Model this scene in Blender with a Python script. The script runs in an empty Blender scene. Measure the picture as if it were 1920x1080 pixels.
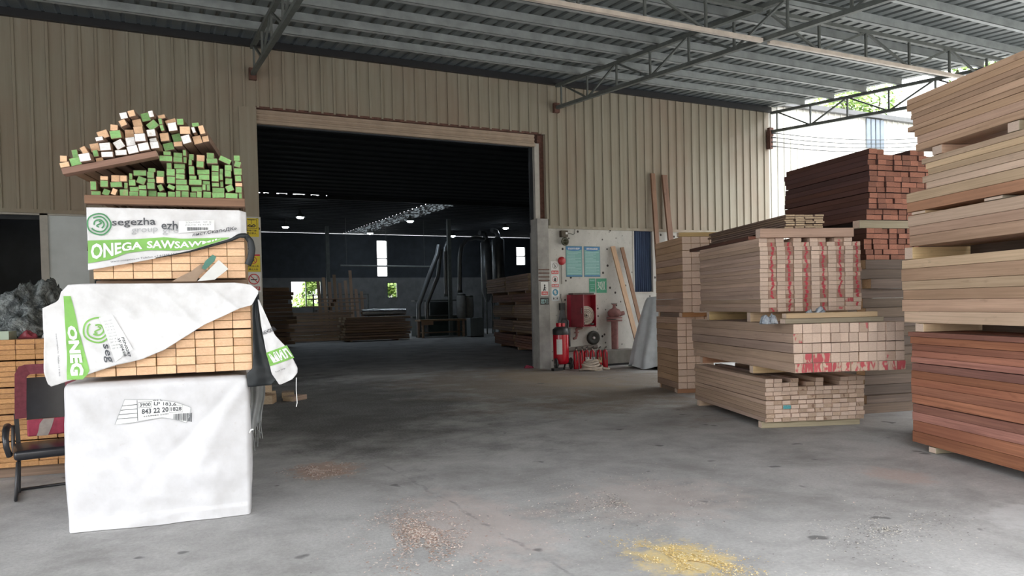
import bpy, bmesh, math, random
from mathutils import Vector, Matrix
sc = bpy.context.scene
COL = sc.collection
RAD = math.radians
rng = random.Random(11)

# ------------------------------------------------------------------ objects
def link(o, parent=None):
    COL.objects.link(o)
    if parent is not None:
        o.parent = parent
    return o

def tag(o, label=None, cat=None, group=None, kind=None):
    if label: o['label'] = label
    if cat: o['category'] = cat
    if group: o['group'] = group
    if kind: o['kind'] = kind
    return o

def empty(name, loc=(0, 0, 0), rz=0.0):
    o = bpy.data.objects.new(name, None)
    o.empty_display_size = 0.1
    o.location = loc
    o.rotation_euler = (0, 0, rz)
    return link(o)

def mesh_obj(name, verts, faces, mats, parent=None, fm=None, smooth=False):
    me = bpy.data.meshes.new(name)
    me.from_pydata([tuple(v) for v in verts], [], faces)
    if not isinstance(mats, (list, tuple)): mats = [mats]
    for m in mats: me.materials.append(m)
    if fm: me.polygons.foreach_set('material_index', fm)
    if smooth: me.polygons.foreach_set('use_smooth', [True] * len(faces))
    me.update()
    return link(bpy.data.objects.new(name, me), parent)

class MB:
    """collects simple solids that belong to ONE part"""
    def __init__(s):
        s.v, s.f, s.m, s.sm = [], [], [], []
    def add(s, vs, fs, mi=0, smooth=False):
        b = len(s.v)
        s.v += [tuple(v) for v in vs]
        s.f += [tuple(b + i for i in f) for f in fs]
        s.m += [mi] * len(fs); s.sm += [smooth] * len(fs)
        return s
    def box(s, x0, x1, y0, y1, z0, z1, mi=0, M=None):
        vs = [(x, y, z) for z in (z0, z1) for y in (y0, y1) for x in (x0, x1)]
        if M is not None: vs = [M @ Vector(v) for v in vs]
        return s.add(vs, [(0, 2, 3, 1), (4, 5, 7, 6), (0, 1, 5, 4), (2, 6, 7, 3), (0, 4, 6, 2), (1, 3, 7, 5)], mi)
    def tube(s, pts, r, n=8, mi=0, cap=True, smooth=True, closed=False):
        pts = [Vector(p) for p in pts]
        rs = r if isinstance(r, (list, tuple)) else [r] * len(pts)
        N = len(pts); vs = []; fs = []
        t0 = (pts[1] - pts[0]).normalized()
        ref = Vector((0, 0, 1)) if abs(t0.z) < .9 else Vector((1, 0, 0))
        nx = t0.cross(ref).normalized()
        for i, p in enumerate(pts):
            if closed: t = pts[(i + 1) % N] - pts[i - 1]
            else: t = pts[min(i + 1, N - 1)] - pts[max(i - 1, 0)]
            t = t.normalized() if t.length > 1e-9 else t0
            nx = (nx - t * nx.dot(t))
            nx = nx.normalized() if nx.length > 1e-9 else t.orthogonal().normalized()
            ny = t.cross(nx)
            for k in range(n):
                a = 2 * math.pi * k / n
                vs.append(p + (nx * math.cos(a) + ny * math.sin(a)) * rs[i])
        segs = N if closed else N - 1
        for i in range(segs):
            j = (i + 1) % N
            for k in range(n):
                k2 = (k + 1) % n
                fs.append((i * n + k, i * n + k2, j * n + k2, j * n + k))
        s.add(vs, fs, mi, smooth)
        if cap and not closed:
            s.add(vs[:n][::-1], [tuple(range(n))], mi)
            s.add(vs[-n:], [tuple(range(n))], mi)
        return s
    def bar(s, p, q, w, h=None, mi=0):
        """square bar from p to q"""
        h = h or w
        p, q = Vector(p), Vector(q); t = (q - p).normalized()
        up = Vector((0, 0, 1)) if abs(t.z) < .95 else Vector((0, 1, 0))
        x = t.cross(up).normalized(); y = x.cross(t).normalized()
        vs = [a + x * (sx * w / 2) + y * (sy * h / 2) for a in (p, q) for sx, sy in ((-1, -1), (1, -1), (1, 1), (-1, 1))]
        return s.add(vs, [(3, 2, 1, 0), (4, 5, 6, 7), (0, 1, 5, 4), (1, 2, 6, 5), (2, 3, 7, 6), (3, 0, 4, 7)], mi)
    def lathe(s, prof, n=24, mi=0, o=(0, 0, 0), M=None, smooth=True):
        vs, fs = [], []
        for r, z in prof:
            for k in range(n):
                a = 2 * math.pi * k / n
                v = Vector((o[0] + r * math.cos(a), o[1] + r * math.sin(a), o[2] + z))
                vs.append(M @ v if M is not None else v)
        for i in range(len(prof) - 1):
            for k in range(n):
                k2 = (k + 1) % n
                fs.append((i * n + k, i * n + k2, (i + 1) * n + k2, (i + 1) * n + k))
        s.add(vs, fs, mi, smooth)
        s.add(vs[:n][::-1], [tuple(range(n))], mi); s.add(vs[-n:], [tuple(range(n))], mi)
        return s
    def build(s, name, mats, parent=None, bevel=0):
        o = mesh_obj(name, s.v, s.f, mats, parent, s.m)
        o.data.polygons.foreach_set('use_smooth', s.sm)
        if bevel:
            bm = bmesh.new(); bm.from_mesh(o.data)
            bmesh.ops.remove_doubles(bm, verts=bm.verts, dist=1e-5)
            bmesh.ops.bevel(bm, geom=bm.edges[:], offset=bevel, segments=2, affect='EDGES', profile=.7)
            bm.to_mesh(o.data); bm.free()
        return o

def text_geo(body, size=1.0, bold=0.0, res=2):
    cu = bpy.data.curves.new('t', 'FONT'); cu.body = body; cu.size = size
    cu.resolution_u = res; cu.offset = bold
    o = bpy.data.objects.new('t', cu); COL.objects.link(o)
    dg = bpy.context.evaluated_depsgraph_get(); dg.update()
    ev = o.evaluated_get(dg); me = ev.to_mesh()
    me.calc_loop_triangles()
    vs = [v.co.copy() for v in me.vertices]
    fs = [tuple(t.vertices) for t in me.loop_triangles]
    ev.to_mesh_clear()
    bpy.data.objects.remove(o); bpy.data.curves.remove(cu)
    if vs:
        x0 = min(v.x for v in vs); x1 = max(v.x for v in vs); y0 = min(v.y for v in vs); y1 = max(v.y for v in vs)
    else: x0 = y0 = 0; x1 = y1 = 1
    return vs, fs, (x0, x1, y0, y1)

def text_fit(body, bold=0.0, res=2):
    """text with its box scaled to the unit square -> (verts2d, faces)"""
    vs, fs, (x0, x1, y0, y1) = text_geo(body, 1.0, bold, res)
    return [((v.x - x0) / (x1 - x0), (v.y - y0) / (y1 - y0)) for v in vs], fs

# ------------------------------------------------------------------ frames
class Fr:
    def __init__(s, x, y, deg):
        s.x, s.y, s.a = x, y, RAD(deg)
        s.u = (math.cos(s.a), -math.sin(s.a)); s.v = (math.sin(s.a), math.cos(s.a))
    def pt(s, u, v, z):
        return Vector((s.x + u * s.u[0] + v * s.v[0], s.y + u * s.u[1] + v * s.v[1], z))
    def empty(s, name, u, v, z, extra=0.0):
        return empty(name, s.pt(u, v, z), -s.a + extra)
    def sub(s, u, v, deg):
        p = s.pt(u, v, 0); return Fr(p.x, p.y, math.degrees(s.a) + deg)

# ------------------------------------------------------------------ materials
class NT:
    def __init__(s, name):
        s.mat = bpy.data.materials.new(name); s.mat.use_nodes = True
        s.t = s.mat.node_tree; s.n = s.t.nodes; s.n.clear()
        s.out = s.n.new('ShaderNodeOutputMaterial'); s.p = s.n.new('ShaderNodeBsdfPrincipled')
        s.l(s.p.outputs[0], s.out.inputs[0])
    def l(s, a, b): s.t.links.new(a, b)
    def put(s, sock, v):
        if isinstance(v, bpy.types.NodeSocket): s.l(v, sock)
        elif v is not None: sock.default_value = v
    def N(s, t, **kw):
        n = s.n.new(t)
        for k, v in kw.items(): setattr(n, k, v)
        return n
    def coord(s, which='Object'): return s.N('ShaderNodeTexCoord').outputs[which]
    def pos(s): return s.N('ShaderNodeNewGeometry').outputs['Position']
    def rand(s): return s.N('ShaderNodeObjectInfo').outputs['Random']
    def mapping(s, v, scale=(1, 1, 1), loc=(0, 0, 0), rot=(0, 0, 0)):
        n = s.N('ShaderNodeMapping'); s.l(v, n.inputs[0])
        s.put(n.inputs['Location'], loc); s.put(n.inputs['Rotation'], rot); s.put(n.inputs['Scale'], scale)
        return n.outputs[0]
    def noise(s, v, scale=5, detail=4, rough=.55, dist=0):
        n = s.N('ShaderNodeTexNoise'); s.l(v, n.inputs['Vector'])
        s.put(n.inputs['Scale'], scale); s.put(n.inputs['Detail'], detail); s.put(n.inputs['Roughness'], rough); s.put(n.inputs['Distortion'], dist)
        return n.outputs[0]
    def math(s, op, a, b=None, c=None, clamp=False):
        n = s.N('ShaderNodeMath', operation=op, use_clamp=clamp)
        s.put(n.inputs[0], a); s.put(n.inputs[1], b); s.put(n.inputs[2], c)
        return n.outputs[0]
    def ramp(s, f, stops, mode='LINEAR'):
        n = s.N('ShaderNodeValToRGB'); e = n.color_ramp.elements; n.color_ramp.interpolation = mode
        while len(e) < len(stops): e.new(.5)
        for k, (p, c) in zip(e, stops):
            k.position = p; k.color = (*c, 1) if len(c) == 3 else c
        s.l(f, n.inputs[0]); return n.outputs[0]
    def mr(s, f, a, b, c=0., d=1.):
        n = s.N('ShaderNodeMapRange'); s.put(n.inputs[0], f)
        for i, v in enumerate((a, b, c, d)): s.put(n.inputs[i + 1], v)
        return n.outputs[0]
    def mix(s, f, a, b, mode='MIX'):
        n = s.N('ShaderNodeMix', data_type='RGBA', blend_type=mode); n.clamp_factor = True
        s.put(n.inputs[0], f)
        for i, v in ((6, a), (7, b)):
            if isinstance(v, tuple): v = (*v[:3], 1)
            s.put(n.inputs[i], v)
        return n.outputs[2]
    def sep(s, v):
        n = s.N('ShaderNodeSeparateXYZ'); s.l(v, n.inputs[0]); return n.outputs
    def vadd(s, a, b):
        n = s.N('ShaderNodeVectorMath', operation='ADD'); s.put(n.inputs[0], a); s.put(n.inputs[1], b); return n.outputs[0]
    def vscale(s, a, k):
        n = s.N('ShaderNodeVectorMath', operation='SCALE'); s.put(n.inputs[0], a); s.put(n.inputs['Scale'], k); return n.outputs[0]
    def bump(s, h, strength=.3, dist=.01):
        n = s.N('ShaderNodeBump'); s.put(n.inputs['Strength'], strength); s.put(n.inputs['Distance'], dist); s.l(h, n.inputs['Height'])
        s.l(n.outputs[0], s.p.inputs['Normal'])
    def done(s, col=None, rough=.6, metal=0., spec=None, emit=None, estr=0):
        if isinstance(col, tuple): col = (*col[:3], 1)
        s.put(s.p.inputs['Base Color'], col); s.put(s.p.inputs['Roughness'], rough); s.put(s.p.inputs['Metallic'], metal)
        if spec is not None: s.put(s.p.inputs['Specular IOR Level'], spec)
        if emit is not None:
            s.put(s.p.inputs['Emission Color'], (*emit, 1)); s.put(s.p.inputs['Emission Strength'], estr)
        return s.mat

def sat(c, k=1.0):
    return tuple(min(1, x * k) for x in c)

def plain(name, c, rough=.6, metal=0., var=.12, sc_=6., bump=0.):
    t = NT(name); n = t.noise(t.coord(), sc_, 5, .6)
    col = t.mix(t.mr(n, .3, .7), sat(c, 1 - var), sat(c, 1 + var))
    if bump: t.bump(n, bump, .02)
    return t.done(col, rough, metal)

def wood(name, a, b, tint=None, rough=.7, grain=1., hv=.16, redness=None):
    """sawn wood: grain runs along the local y axis, each board has its own shift and tone"""
    t = NT(name); r = t.rand(); co = t.coord()
    off = t.N('ShaderNodeCombineXYZ'); t.l(t.math('MULTIPLY', r, 37.), off.inputs[0]); t.l(t.math('MULTIPLY', r, 91.), off.inputs[1]); t.l(t.math('MULTIPLY', r, 53.), off.inputs[2])
    v = t.vadd(co, off.outputs[0])
    g = t.noise(t.mapping(v, (26 * grain, .55, 26 * grain)), 1.7, 7, .7, .5)
    kn = t.noise(t.mapping(v, (5, 1.6, 5)), 2.2, 4, .6)
    big = t.noise(t.mapping(v, (2.2, .55, 2.2)), 1.3, 3, .5)
    col = t.ramp(g, [(.33, sat(b, .86)), (.5, tuple((x + y) / 2 for x, y in zip(a, b))), (.66, sat(a, 1.06))])
    col = t.mix(t.mr(kn, .63, .74, 0, .55), col, sat(b, .55))
    col = t.mix(t.mr(big, .38, .68), col, t.mix(.6, col, tint or sat(b, .8)))
    hsv = t.N('ShaderNodeHueSaturation'); t.l(col, hsv.inputs['Color'])
    r2 = t.math('FRACT', t.math('MULTIPLY', r, 17.3))
    t.l(t.mr(r, 0, 1, 1 - hv, 1 + hv), hsv.inputs['Value']); t.l(t.mr(r2, 0, 1, .492, .508), hsv.inputs['Hue'])
    t.l(t.mr(r2, 0, 1, .88, 1.1), hsv.inputs['Saturation'])
    t.bump(g, .25, .003)
    return t.done(hsv.outputs[0], rough)

def endgrain(name, a, b, paint=None, how=None, hv=.12, paint2=None):
    """sawn end of a board; optional paint on it, as a solid coat, a brushed stripe or splashes"""
    t = NT(name); r = t.rand(); co = t.coord()
    off = t.N('ShaderNodeCombineXYZ'); t.l(t.math('MULTIPLY', r, 37.), off.inputs[0]); t.l(t.math('MULTIPLY', r, 53.), off.inputs[2])
    v = t.vadd(co, off.outputs[0])
    g = t.noise(t.mapping(v, (30, 4, 60)), 1.4, 5, .6, .8)
    fine = t.noise(v, 240, 2, .6)
    col = t.ramp(g, [(.3, b), (.7, a)])
    col = t.mix(t.mr(fine, .35, .75, 0, .35), col, sat(b, .75))
    if how == 'coat':
        p = t.noise(v, 26, 4, .6)
        pc = t.mix(t.mr(g, .3, .7), sat(paint, .82), sat(paint, 1.12))
        col = t.mix(t.mr(p, .30, .42, .35, 1.), col, pc)
    elif how == 'stripe':
        x = t.sep(co)[0]; w = t.pos()
        wob = t.noise(t.mapping(w, (6, 6, 16)), 1.2, 3, .6)
        d = t.math('ABSOLUTE', t.math('ADD', x, t.mr(wob, .3, .7, -.018, .018)))
        brk = t.noise(t.mapping(v, (40, 1, 14)), 2., 3, .6)
        m = t.math('MULTIPLY', t.mr(d, .009, .017, 1., 0.), t.mr(brk, .25, .4, .25, .95))
        col = t.mix(t.mr(r, .40, .5, 0., .8), col, paint2)
        col = t.mix(m, col, paint)
    elif how == 'splash':
        x = t.noise(t.mapping(v, (16, 1, 6), rot=(0, .5, 0)), 1.1, 2, .5, .8)
        m = t.mr(x, .46, .54, 0., .85)
        col = t.mix(m, col, paint)
    elif how == 'spot':
        x = t.noise(t.mapping(v, (14, 1, 10)), 1., 1, .5)
        col = t.mix(t.mr(x, .62, .66, 0., .8), col, paint)
    hsv = t.N('ShaderNodeHueSaturation'); t.l(col, hsv.inputs['Color'])
    r2 = t.math('FRACT', t.math('MULTIPLY', r, 11.7))
    t.l(t.mr(r2, 0, 1, 1 - hv, 1 + hv), hsv.inputs['Value'])
    return t.done(hsv.outputs[0], .75)

W = {}
W['pale_side'] = wood('pale_beech_side', (.60, .435, .335), (.45, .315, .24))
W['pale_end'] = endgrain('pale_beech_end', (.75, .59, .48), (.63, .48, .38))
W['stripe_end'] = endgrain('red_striped_end', (.64, .49, .38), (.53, .39, .30), (.47, .035, .06), 'stripe', paint2=(.30, .165, .12))
W['splash_end'] = endgrain('red_splashed_end', (.70, .54, .43), (.60, .45, .34), (.54, .04, .075), 'splash')
W['spot_end'] = endgrain('red_spotted_end', (.66, .50, .39), (.55, .40, .30), (.60, .10, .13), 'spot')
W['brown_end'] = endgrain('brown_stained_end', (.60, .46, .35), (.44, .31, .22), (.22, .12, .08), 'spot')
W['teal_end'] = endgrain('teal_painted_end', (.5, .4, .3), (.45, .35, .25), (.08, .33, .36), 'coat')
W['peach_side'] = wood('spruce_side', (.62, .40, .22), (.46, .28, .15))
W['peach_end'] = endgrain('spruce_end', (.90, .60, .38), (.74, .46, .27))
W['orange_side'] = wood('orange_pine_side', (.50, .27, .11), (.38, .20, .08))
W['orange_end'] = endgrain('orange_pine_end', (.62, .34, .14), (.40, .20, .08))
W['stick_side'] = wood('stick_side', (.36, .23, .15), (.24, .15, .10))
W['green_end'] = endgrain('green_painted_end', (.45, .36, .2), (.35, .28, .16), (.235, .46, .165), 'coat', hv=.2)
W['white_end'] = endgrain('white_painted_end', (.7, .6, .5), (.6, .5, .4), (.86, .85, .84), 'coat', hv=.04)
W['plank_tan'] = wood('tan_plank', (.60, .405, .285), (.46, .30, .20), (.36, .225, .15))
W['plank_pale'] = wood('pale_plank', (.69, .515, .365), (.56, .40, .27), (.45, .32, .215))
W['plank_orange'] = wood('orange_plank', (.52, .27, .13), (.40, .20, .10))
W['plank_red'] = wood('red_plank', (.42, .185, .12), (.27, .11, .07), (.20, .075, .055), hv=.3)
W['dark_side'] = wood('dark_red_side', (.125, .055, .042), (.082, .036, .030))
W['dark_end'] = endgrain('red_brown_end', (.40, .17, .11), (.25, .10, .065), hv=.3)
W['grey_brown'] = wood('grey_brown_plank', (.27, .185, .14), (.18, .12, .09))
W['shade_dark'] = wood('shade_dark_plank', (.17, .12, .088), (.10, .07, .052), hv=.25)  # wood colour darkened to stand for shade deep between the stacks
W['lath_end'] = endgrain('lath_end', (.66, .52, .36), (.44, .32, .2))
W['yellow_pine'] = wood('yellow_pine', (.66, .49, .28), (.55, .39, .21))
W['weathered'] = wood('weathered_board', (.43, .37, .27), (.33, .28, .2))
W['brown_post'] = wood('brown_post', (.26, .145, .09), (.19, .10, .065))
W['gloom'] = wood('rough_board_wood', (.50, .35, .24), (.34, .225, .15), hv=.25)
W['gloom_red'] = wood('rough_red_wood', (.42, .21, .14), (.28, .13, .09), hv=.25)

_bc = {}
def board_mesh(w, l, h, side, end, var=0):
    key = (round(w, 4), round(l, 4), round(h, 4), side, end, var)
    if key in _bc: return _bc[key]
    r = random.Random(hash((w, l, h, var)) & 0xffff)
    me = bpy.data.meshes.new('board')
    bm = bmesh.new()
    vs = []
    for z in (-h / 2, h / 2):
        for y in (0, l):
            for x in (-w / 2, w / 2):
                vs.append(bm.verts.new((x + r.uniform(-.0004, .0004), y, z + r.uniform(-.0004, .0004))))
    for f in [(0, 2, 3, 1), (4, 5, 7, 6), (0, 1, 5, 4), (2, 6, 7, 3), (0, 4, 6, 2), (1, 3, 7, 5)]:
        bm.faces.new([vs[i] for i in f])
    bmesh.ops.bevel(bm, geom=bm.edges[:], offset=min(.0025, h * .12), segments=1, affect='EDGES')
    bm.normal_update()
    for f in bm.faces: f.material_index = 1 if abs(f.normal.y) > .9 else 0
    bm.to_mesh(me); bm.free()
    me.materials.append(W[side]); me.materials.append(W[end])
    _bc[key] = me
    return me

def board(name, fr, u, v, z, w, l, h, side, end, label, cat, group, roll=0., cross=False, yaw=0., pitch=0., var=None):
    """one board; (u, v, z) is the centre of its near end (or of its left end when it lies crosswise)"""
    me = board_mesh(w, l, h, side, end, rng.randrange(3) if var is None else var)
    o = bpy.data.objects.new(name, me)
    o.location = fr.pt(u, v, z)
    o.rotation_euler = (pitch, roll, -fr.a - (math.pi / 2 if cross else 0) + yaw)
    link(o)
    return tag(o, label, cat, group)

ORD = ['zeroth', 'first', 'second', 'third', 'fourth', 'fifth', 'sixth', 'seventh', 'eighth', 'ninth', 'tenth', 'eleventh', 'twelfth',
       'thirteenth', 'fourteenth', 'fifteenth', 'sixteenth', 'seventeenth', 'eighteenth', 'nineteenth', 'twentieth']
def nth(i):
    if i < len(ORD): return ORD[i]
    return f'{i}' + ('th' if 10 < i % 100 < 14 else {1: 'st', 2: 'nd', 3: 'rd'}.get(i % 10, 'th'))
# ================================================================== SETTING
YW = 15.25            # outer face of the front wall
def holes_wall(xs, zs, holes, y, t, axis='y', split=None):
    """a wall slab with rectangular openings -> MB; split = height where material slot 1 gives way to slot 0"""
    gx = sorted({xs[0], xs[1], *[h[0] for h in holes], *[h[1] for h in holes]})
    gz = sorted({zs[0], zs[1], *[h[2] for h in holes], *[h[3] for h in holes], *([split] if split else [])})
    b = MB()
    for i in range(len(gx) - 1):
        for j in range(len(gz) - 1):
            cx, cz = (gx[i] + gx[i + 1]) / 2, (gz[j] + gz[j + 1]) / 2
            if any(h[0] < cx < h[1] and h[2] < cz < h[3] for h in holes): continue
            mi = 1 if split and cz < split else 0
            if axis == 'y': b.box(gx[i], gx[i + 1], y, y + t, gz[j], gz[j + 1], mi)
            else: b.box(y, y + t, gx[i], gx[i + 1], gz[j], gz[j + 1], mi)
    return b

def ribbed(x0, x1, z0, z1, y, per=.25, d=.03, phase=0.):
    """vertical ribbed cladding facing -y, with a back face"""
    prof = []; x = math.floor((x0 - phase) / per) * per + phase
    while x < x1:
        for dx, dy in ((0, 0), (.192, 0), (.199, -d), (.239, -d), (.246, 0)):
            if x0 < x + dx < x1: prof.append((x + dx, dy))
        x += per
    prof = [(x0, 0)] + prof + [(x1, 0)]
    b = MB(); n = len(prof)
    nz = 2
    vs = [(px, y + dy, z) for z in (z0, z1) for px, dy in prof]
    b.add(vs, [(i, i + 1, n + i + 1, n + i) for i in range(n - 1)])
    b.box(x0, x1, y + .012, y + .05, z0, z1)
    return b

# ---- materials of the setting
t = NT('beige_cladding'); co = t.coord()
st = t.noise(t.mapping(co, (5, 5, .22)), 1.6, 5, .6); bl = t.noise(t.mapping(co, (.5, .5, .35)), 1.5, 4, .6); sp = t.noise(co, 40, 3, .6)
c = t.mix(t.mr(st, .3, .7), (.26, .228, .17), (.345, .317, .25)); c = t.mix(t.mr(bl, .42, .72, 0, .7), c, (.29, .215, .16)); c = t.mix(t.mr(sp, .66, .74, 0, .35), c, (.14, .11, .08))
M_CLAD = t.done(c, .5, .0, .35)
t = NT('spotted_plaster'); co = t.coord()
vo = t.N('ShaderNodeTexVoronoi'); t.l(t.mapping(co, (5.6, .01, 5.6)), vo.inputs['Vector']); t.put(vo.inputs['Scale'], 1.0); t.put(vo.inputs['Randomness'], 1.)
pick = t.sep(vo.outputs['Color'])[0]
dot = t.math('MULTIPLY', t.mr(vo.outputs['Distance'], .13, .2, 1., 0.), t.mr(pick, .22, .24))
c = t.mix(t.mr(t.noise(t.mapping(co, (1.2, 1, .8)), 2., 5, .65), .3, .75), (.56, .55, .51), (.40, .39, .36)); c = t.mix(t.mr(t.noise(co, 22, 4, .6), .6, .72, 0, .5), c, (.27, .25, .21))
c = t.mix(dot, c, (.03, .024, .02)); M_PLAST = t.done(c, .85)
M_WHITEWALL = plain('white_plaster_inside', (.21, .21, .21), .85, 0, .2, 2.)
M_CONC = plain('grey_concrete_pillar', (.34, .33, .31), .9, 0, .25, 3., .3)
M_GALV = plain('galvanised_steel', (.30, .32, .31), .5, .0, .18, 4.)
M_ROOF = plain('grey_roof_sheet', (.125, .14, .138), .45, .0, .12, 3.)
M_STEEL = plain('dark_grey_paint', (.115, .125, .115), .55, 0, .2, 8.)
M_IVORY = plain('ivory_paint', (.62, .54, .46), .5, 0, .15, 5.)
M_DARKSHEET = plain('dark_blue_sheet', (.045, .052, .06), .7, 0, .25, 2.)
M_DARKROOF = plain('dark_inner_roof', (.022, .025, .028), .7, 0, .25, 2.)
M_SHUT = plain('brown_beige_shutter', (.40, .31, .235), .55, 0, .12, 3.)
M_RUST = plain('rusty_steel', (.12, .055, .04), .8, 0, .4, 14.)
M_BLACK = plain('black_metal', (.02, .02, .022), .5, 0, .1)
M_FRAME = plain('grey_window_frame', (.42, .40, .36), .5, 0, .1)
M_FROST = plain('milky_glass_sheet', (.50, .55, .57), .25, 0, .12, 1.5)

t = NT('dusty_concrete'); w = t.pos()
big = t.noise(w, .32, 5, .6); mid = t.noise(w, 1.3, 6, .65, .3); fine = t.noise(w, 38, 4, .7); vf = t.noise(w, 150, 2, .7)
c = t.mix(t.mr(big, .35, .65), (.405, .40, .394), (.53, .523, .513))
c = t.mix(t.mr(mid, .38, .7, 0, .8), c, (.215, .208, .2))
c = t.mix(t.mr(mid, .52, .30, 0, .35), c, (.46, .45, .44))
c = t.mix(t.mr(fine, .35, .75, 0, .45), c, (.20, .195, .19)); c = t.mix(t.mr(vf, .66, .76, 0, .6), c, (.52, .50, .48))
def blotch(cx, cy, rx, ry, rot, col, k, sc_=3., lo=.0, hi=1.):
    """a patch of wood dust or other tone lying round (cx, cy), ragged by noise"""
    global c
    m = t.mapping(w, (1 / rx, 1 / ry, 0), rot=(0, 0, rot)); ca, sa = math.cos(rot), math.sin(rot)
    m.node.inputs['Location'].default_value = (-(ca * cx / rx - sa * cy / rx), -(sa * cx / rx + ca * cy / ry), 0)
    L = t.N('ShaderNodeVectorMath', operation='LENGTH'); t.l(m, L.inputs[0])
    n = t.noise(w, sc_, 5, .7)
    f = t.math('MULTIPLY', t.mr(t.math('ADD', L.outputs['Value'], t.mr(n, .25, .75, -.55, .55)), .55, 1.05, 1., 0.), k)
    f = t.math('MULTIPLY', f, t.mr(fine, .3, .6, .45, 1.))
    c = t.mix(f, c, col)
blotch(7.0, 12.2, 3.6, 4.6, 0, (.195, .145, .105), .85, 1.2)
blotch(2.6, 12.0, 2.2, 5.2, 0, (.075, .072, .072), .85, .8)  # broad dark grey patch between the left pile and the doorway
blotch(4.9, 10.6, 1.0, 2.6, -.4, (.33, .25, .165), .6, 2.5)
blotch(6.2, 15.6, .5, 1.3, .5, (.42, .36, .13), .5, 3.)
blotch(1.42, 6.95, .34, .42, 0, (.42, .27, .19), .75, 6.)
blotch(1.56, 4.55, .5, .95, -.2, (.50, .42, .39), .6, 5.)
blotch(2.74, 3.42, .3, .36, 0, (.62, .47, .2), .9, 8.)
blotch(3.4, 4.6, .8, .7, 0, (.47, .40, .37), .5, 5.)
blotch(5.6, 4.15, .25, .4, 0, (.46, .34, .29), .6, 6.)
blotch(4.6, 3.0, .7, .35, .3, (.60, .60, .60), .6, 6.)
# tyre track: a dark broken line across the yard
n1 = t.noise(w, 2.2, 4, .6); X, Y, _z = t.sep(w)
ln = t.math('ABSOLUTE', t.math('ADD', t.math('ADD', X, t.math('MULTIPLY', Y, .027)), t.mr(n1, .3, .7, -2.19, -2.11)))
c = t.mix(t.math('MULTIPLY', t.math('MULTIPLY', t.mr(ln, .006, .02, 1., 0.), t.mr(Y, 7.6, 7.0)), t.mr(t.noise(w, 6, 3, .6), .42, .6, 0., .5)), c, (.14, .14, .14))
sp = t.noise(w, 3.1, 2, .5); c = t.mix(t.mr(sp, .70, .73, 0, .75), c, (.10, .10, .10))
t.bump(fine, .25, .01)
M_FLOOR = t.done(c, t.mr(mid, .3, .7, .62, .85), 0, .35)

flo = MB().add([(-60, -60, 0), (70, -60, 0), (70, 120, 0), (-60, 120, 0)], [(0, 1, 2, 3)]).build('floor', M_FLOOR)
tag(flo, 'dusty grey concrete floor with sawdust stains', kind='structure')

# ---- front wall of the workshop
wf = tag(empty('wall_front', (0, YW, 0)), 'beige ribbed metal front wall with a wide door opening', kind='structure')
def inwall(o): o.location = (0, -YW, 0); return o
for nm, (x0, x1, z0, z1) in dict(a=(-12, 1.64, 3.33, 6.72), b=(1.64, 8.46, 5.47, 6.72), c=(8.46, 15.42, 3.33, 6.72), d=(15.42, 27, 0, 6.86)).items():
    inwall(ribbed(x0, x1, z0, z1, YW, phase=.03).build('cladding_sheet', M_CLAD if nm != 'd' else plain('daylight_paled_cladding', (.70, .69, .63), .5, 0, .08, 2.), wf))  # outdoor sheet coloured paler to stand for the strong daylight on it
inwall(holes_wall((-12, 1.64), (0, 3.33), [(-3.7, -.9, 1.5, 3.31)], YW + .02, .2).build('plaster_panel', M_PLAST, wf))
inwall(holes_wall((8.42, 15.42), (0, 3.33), [(10.85, 11.43, 1.75, 3.30)], YW + .0, .2).build('plaster_panel', M_PLAST, wf))
inwall(MB().box(1.64, 1.965, YW - .03, YW + .3, 3.33, 5.47).build('corner_flashing', M_CLAD, wf))
inwall(MB().box(1.64, 1.985, YW - .035, YW + .3, 0, 3.33).build('door_pillar', M_PLAST, wf))
inwall(MB().box(8.13, 8.42, YW - .03, YW + .3, 0, 3.50).build('door_pillar', M_CONC, wf))
inwall(MB().box(8.12, 8.24, YW + .02, YW + .12, 3.50, 5.25).build('guide_rail', M_FRAME, wf))
inwall(MB().box(8.24, 8.46, YW + .10, YW + .3, 3.50, 5.47).build('guide_slot', M_RUST, wf))
inwall(MB().box(8.40, 8.47, YW - .005, YW + .1, 3.50, 5.47).build('edge_flashing', M_CLAD, wf))
d = MB()
for x0, x1 in ((-12, 1.64), (8.42, 15.42)): d.box(x0, x1, YW - .04, YW + .02, 3.28, 3.345)
inwall(d.build('drip_ledge', M_CLAD, wf))
tr = tag(MB().box(-12, 15.42, YW - .12, YW - .03, 6.62, 6.755).build('trim_1', M_BLACK), 'dark strip standing in for the shaded soffit under the canopy roof', kind='structure')  # black strip put in where the soffit is only in shade
tr = tag(MB().box(15.42, 27, YW - .16, YW + .2, 6.84, 6.97).build('trim_2', plain('dark_eave', (.1, .1, .1), .5)), 'dark eave along the roof edge', kind='structure')

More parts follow.
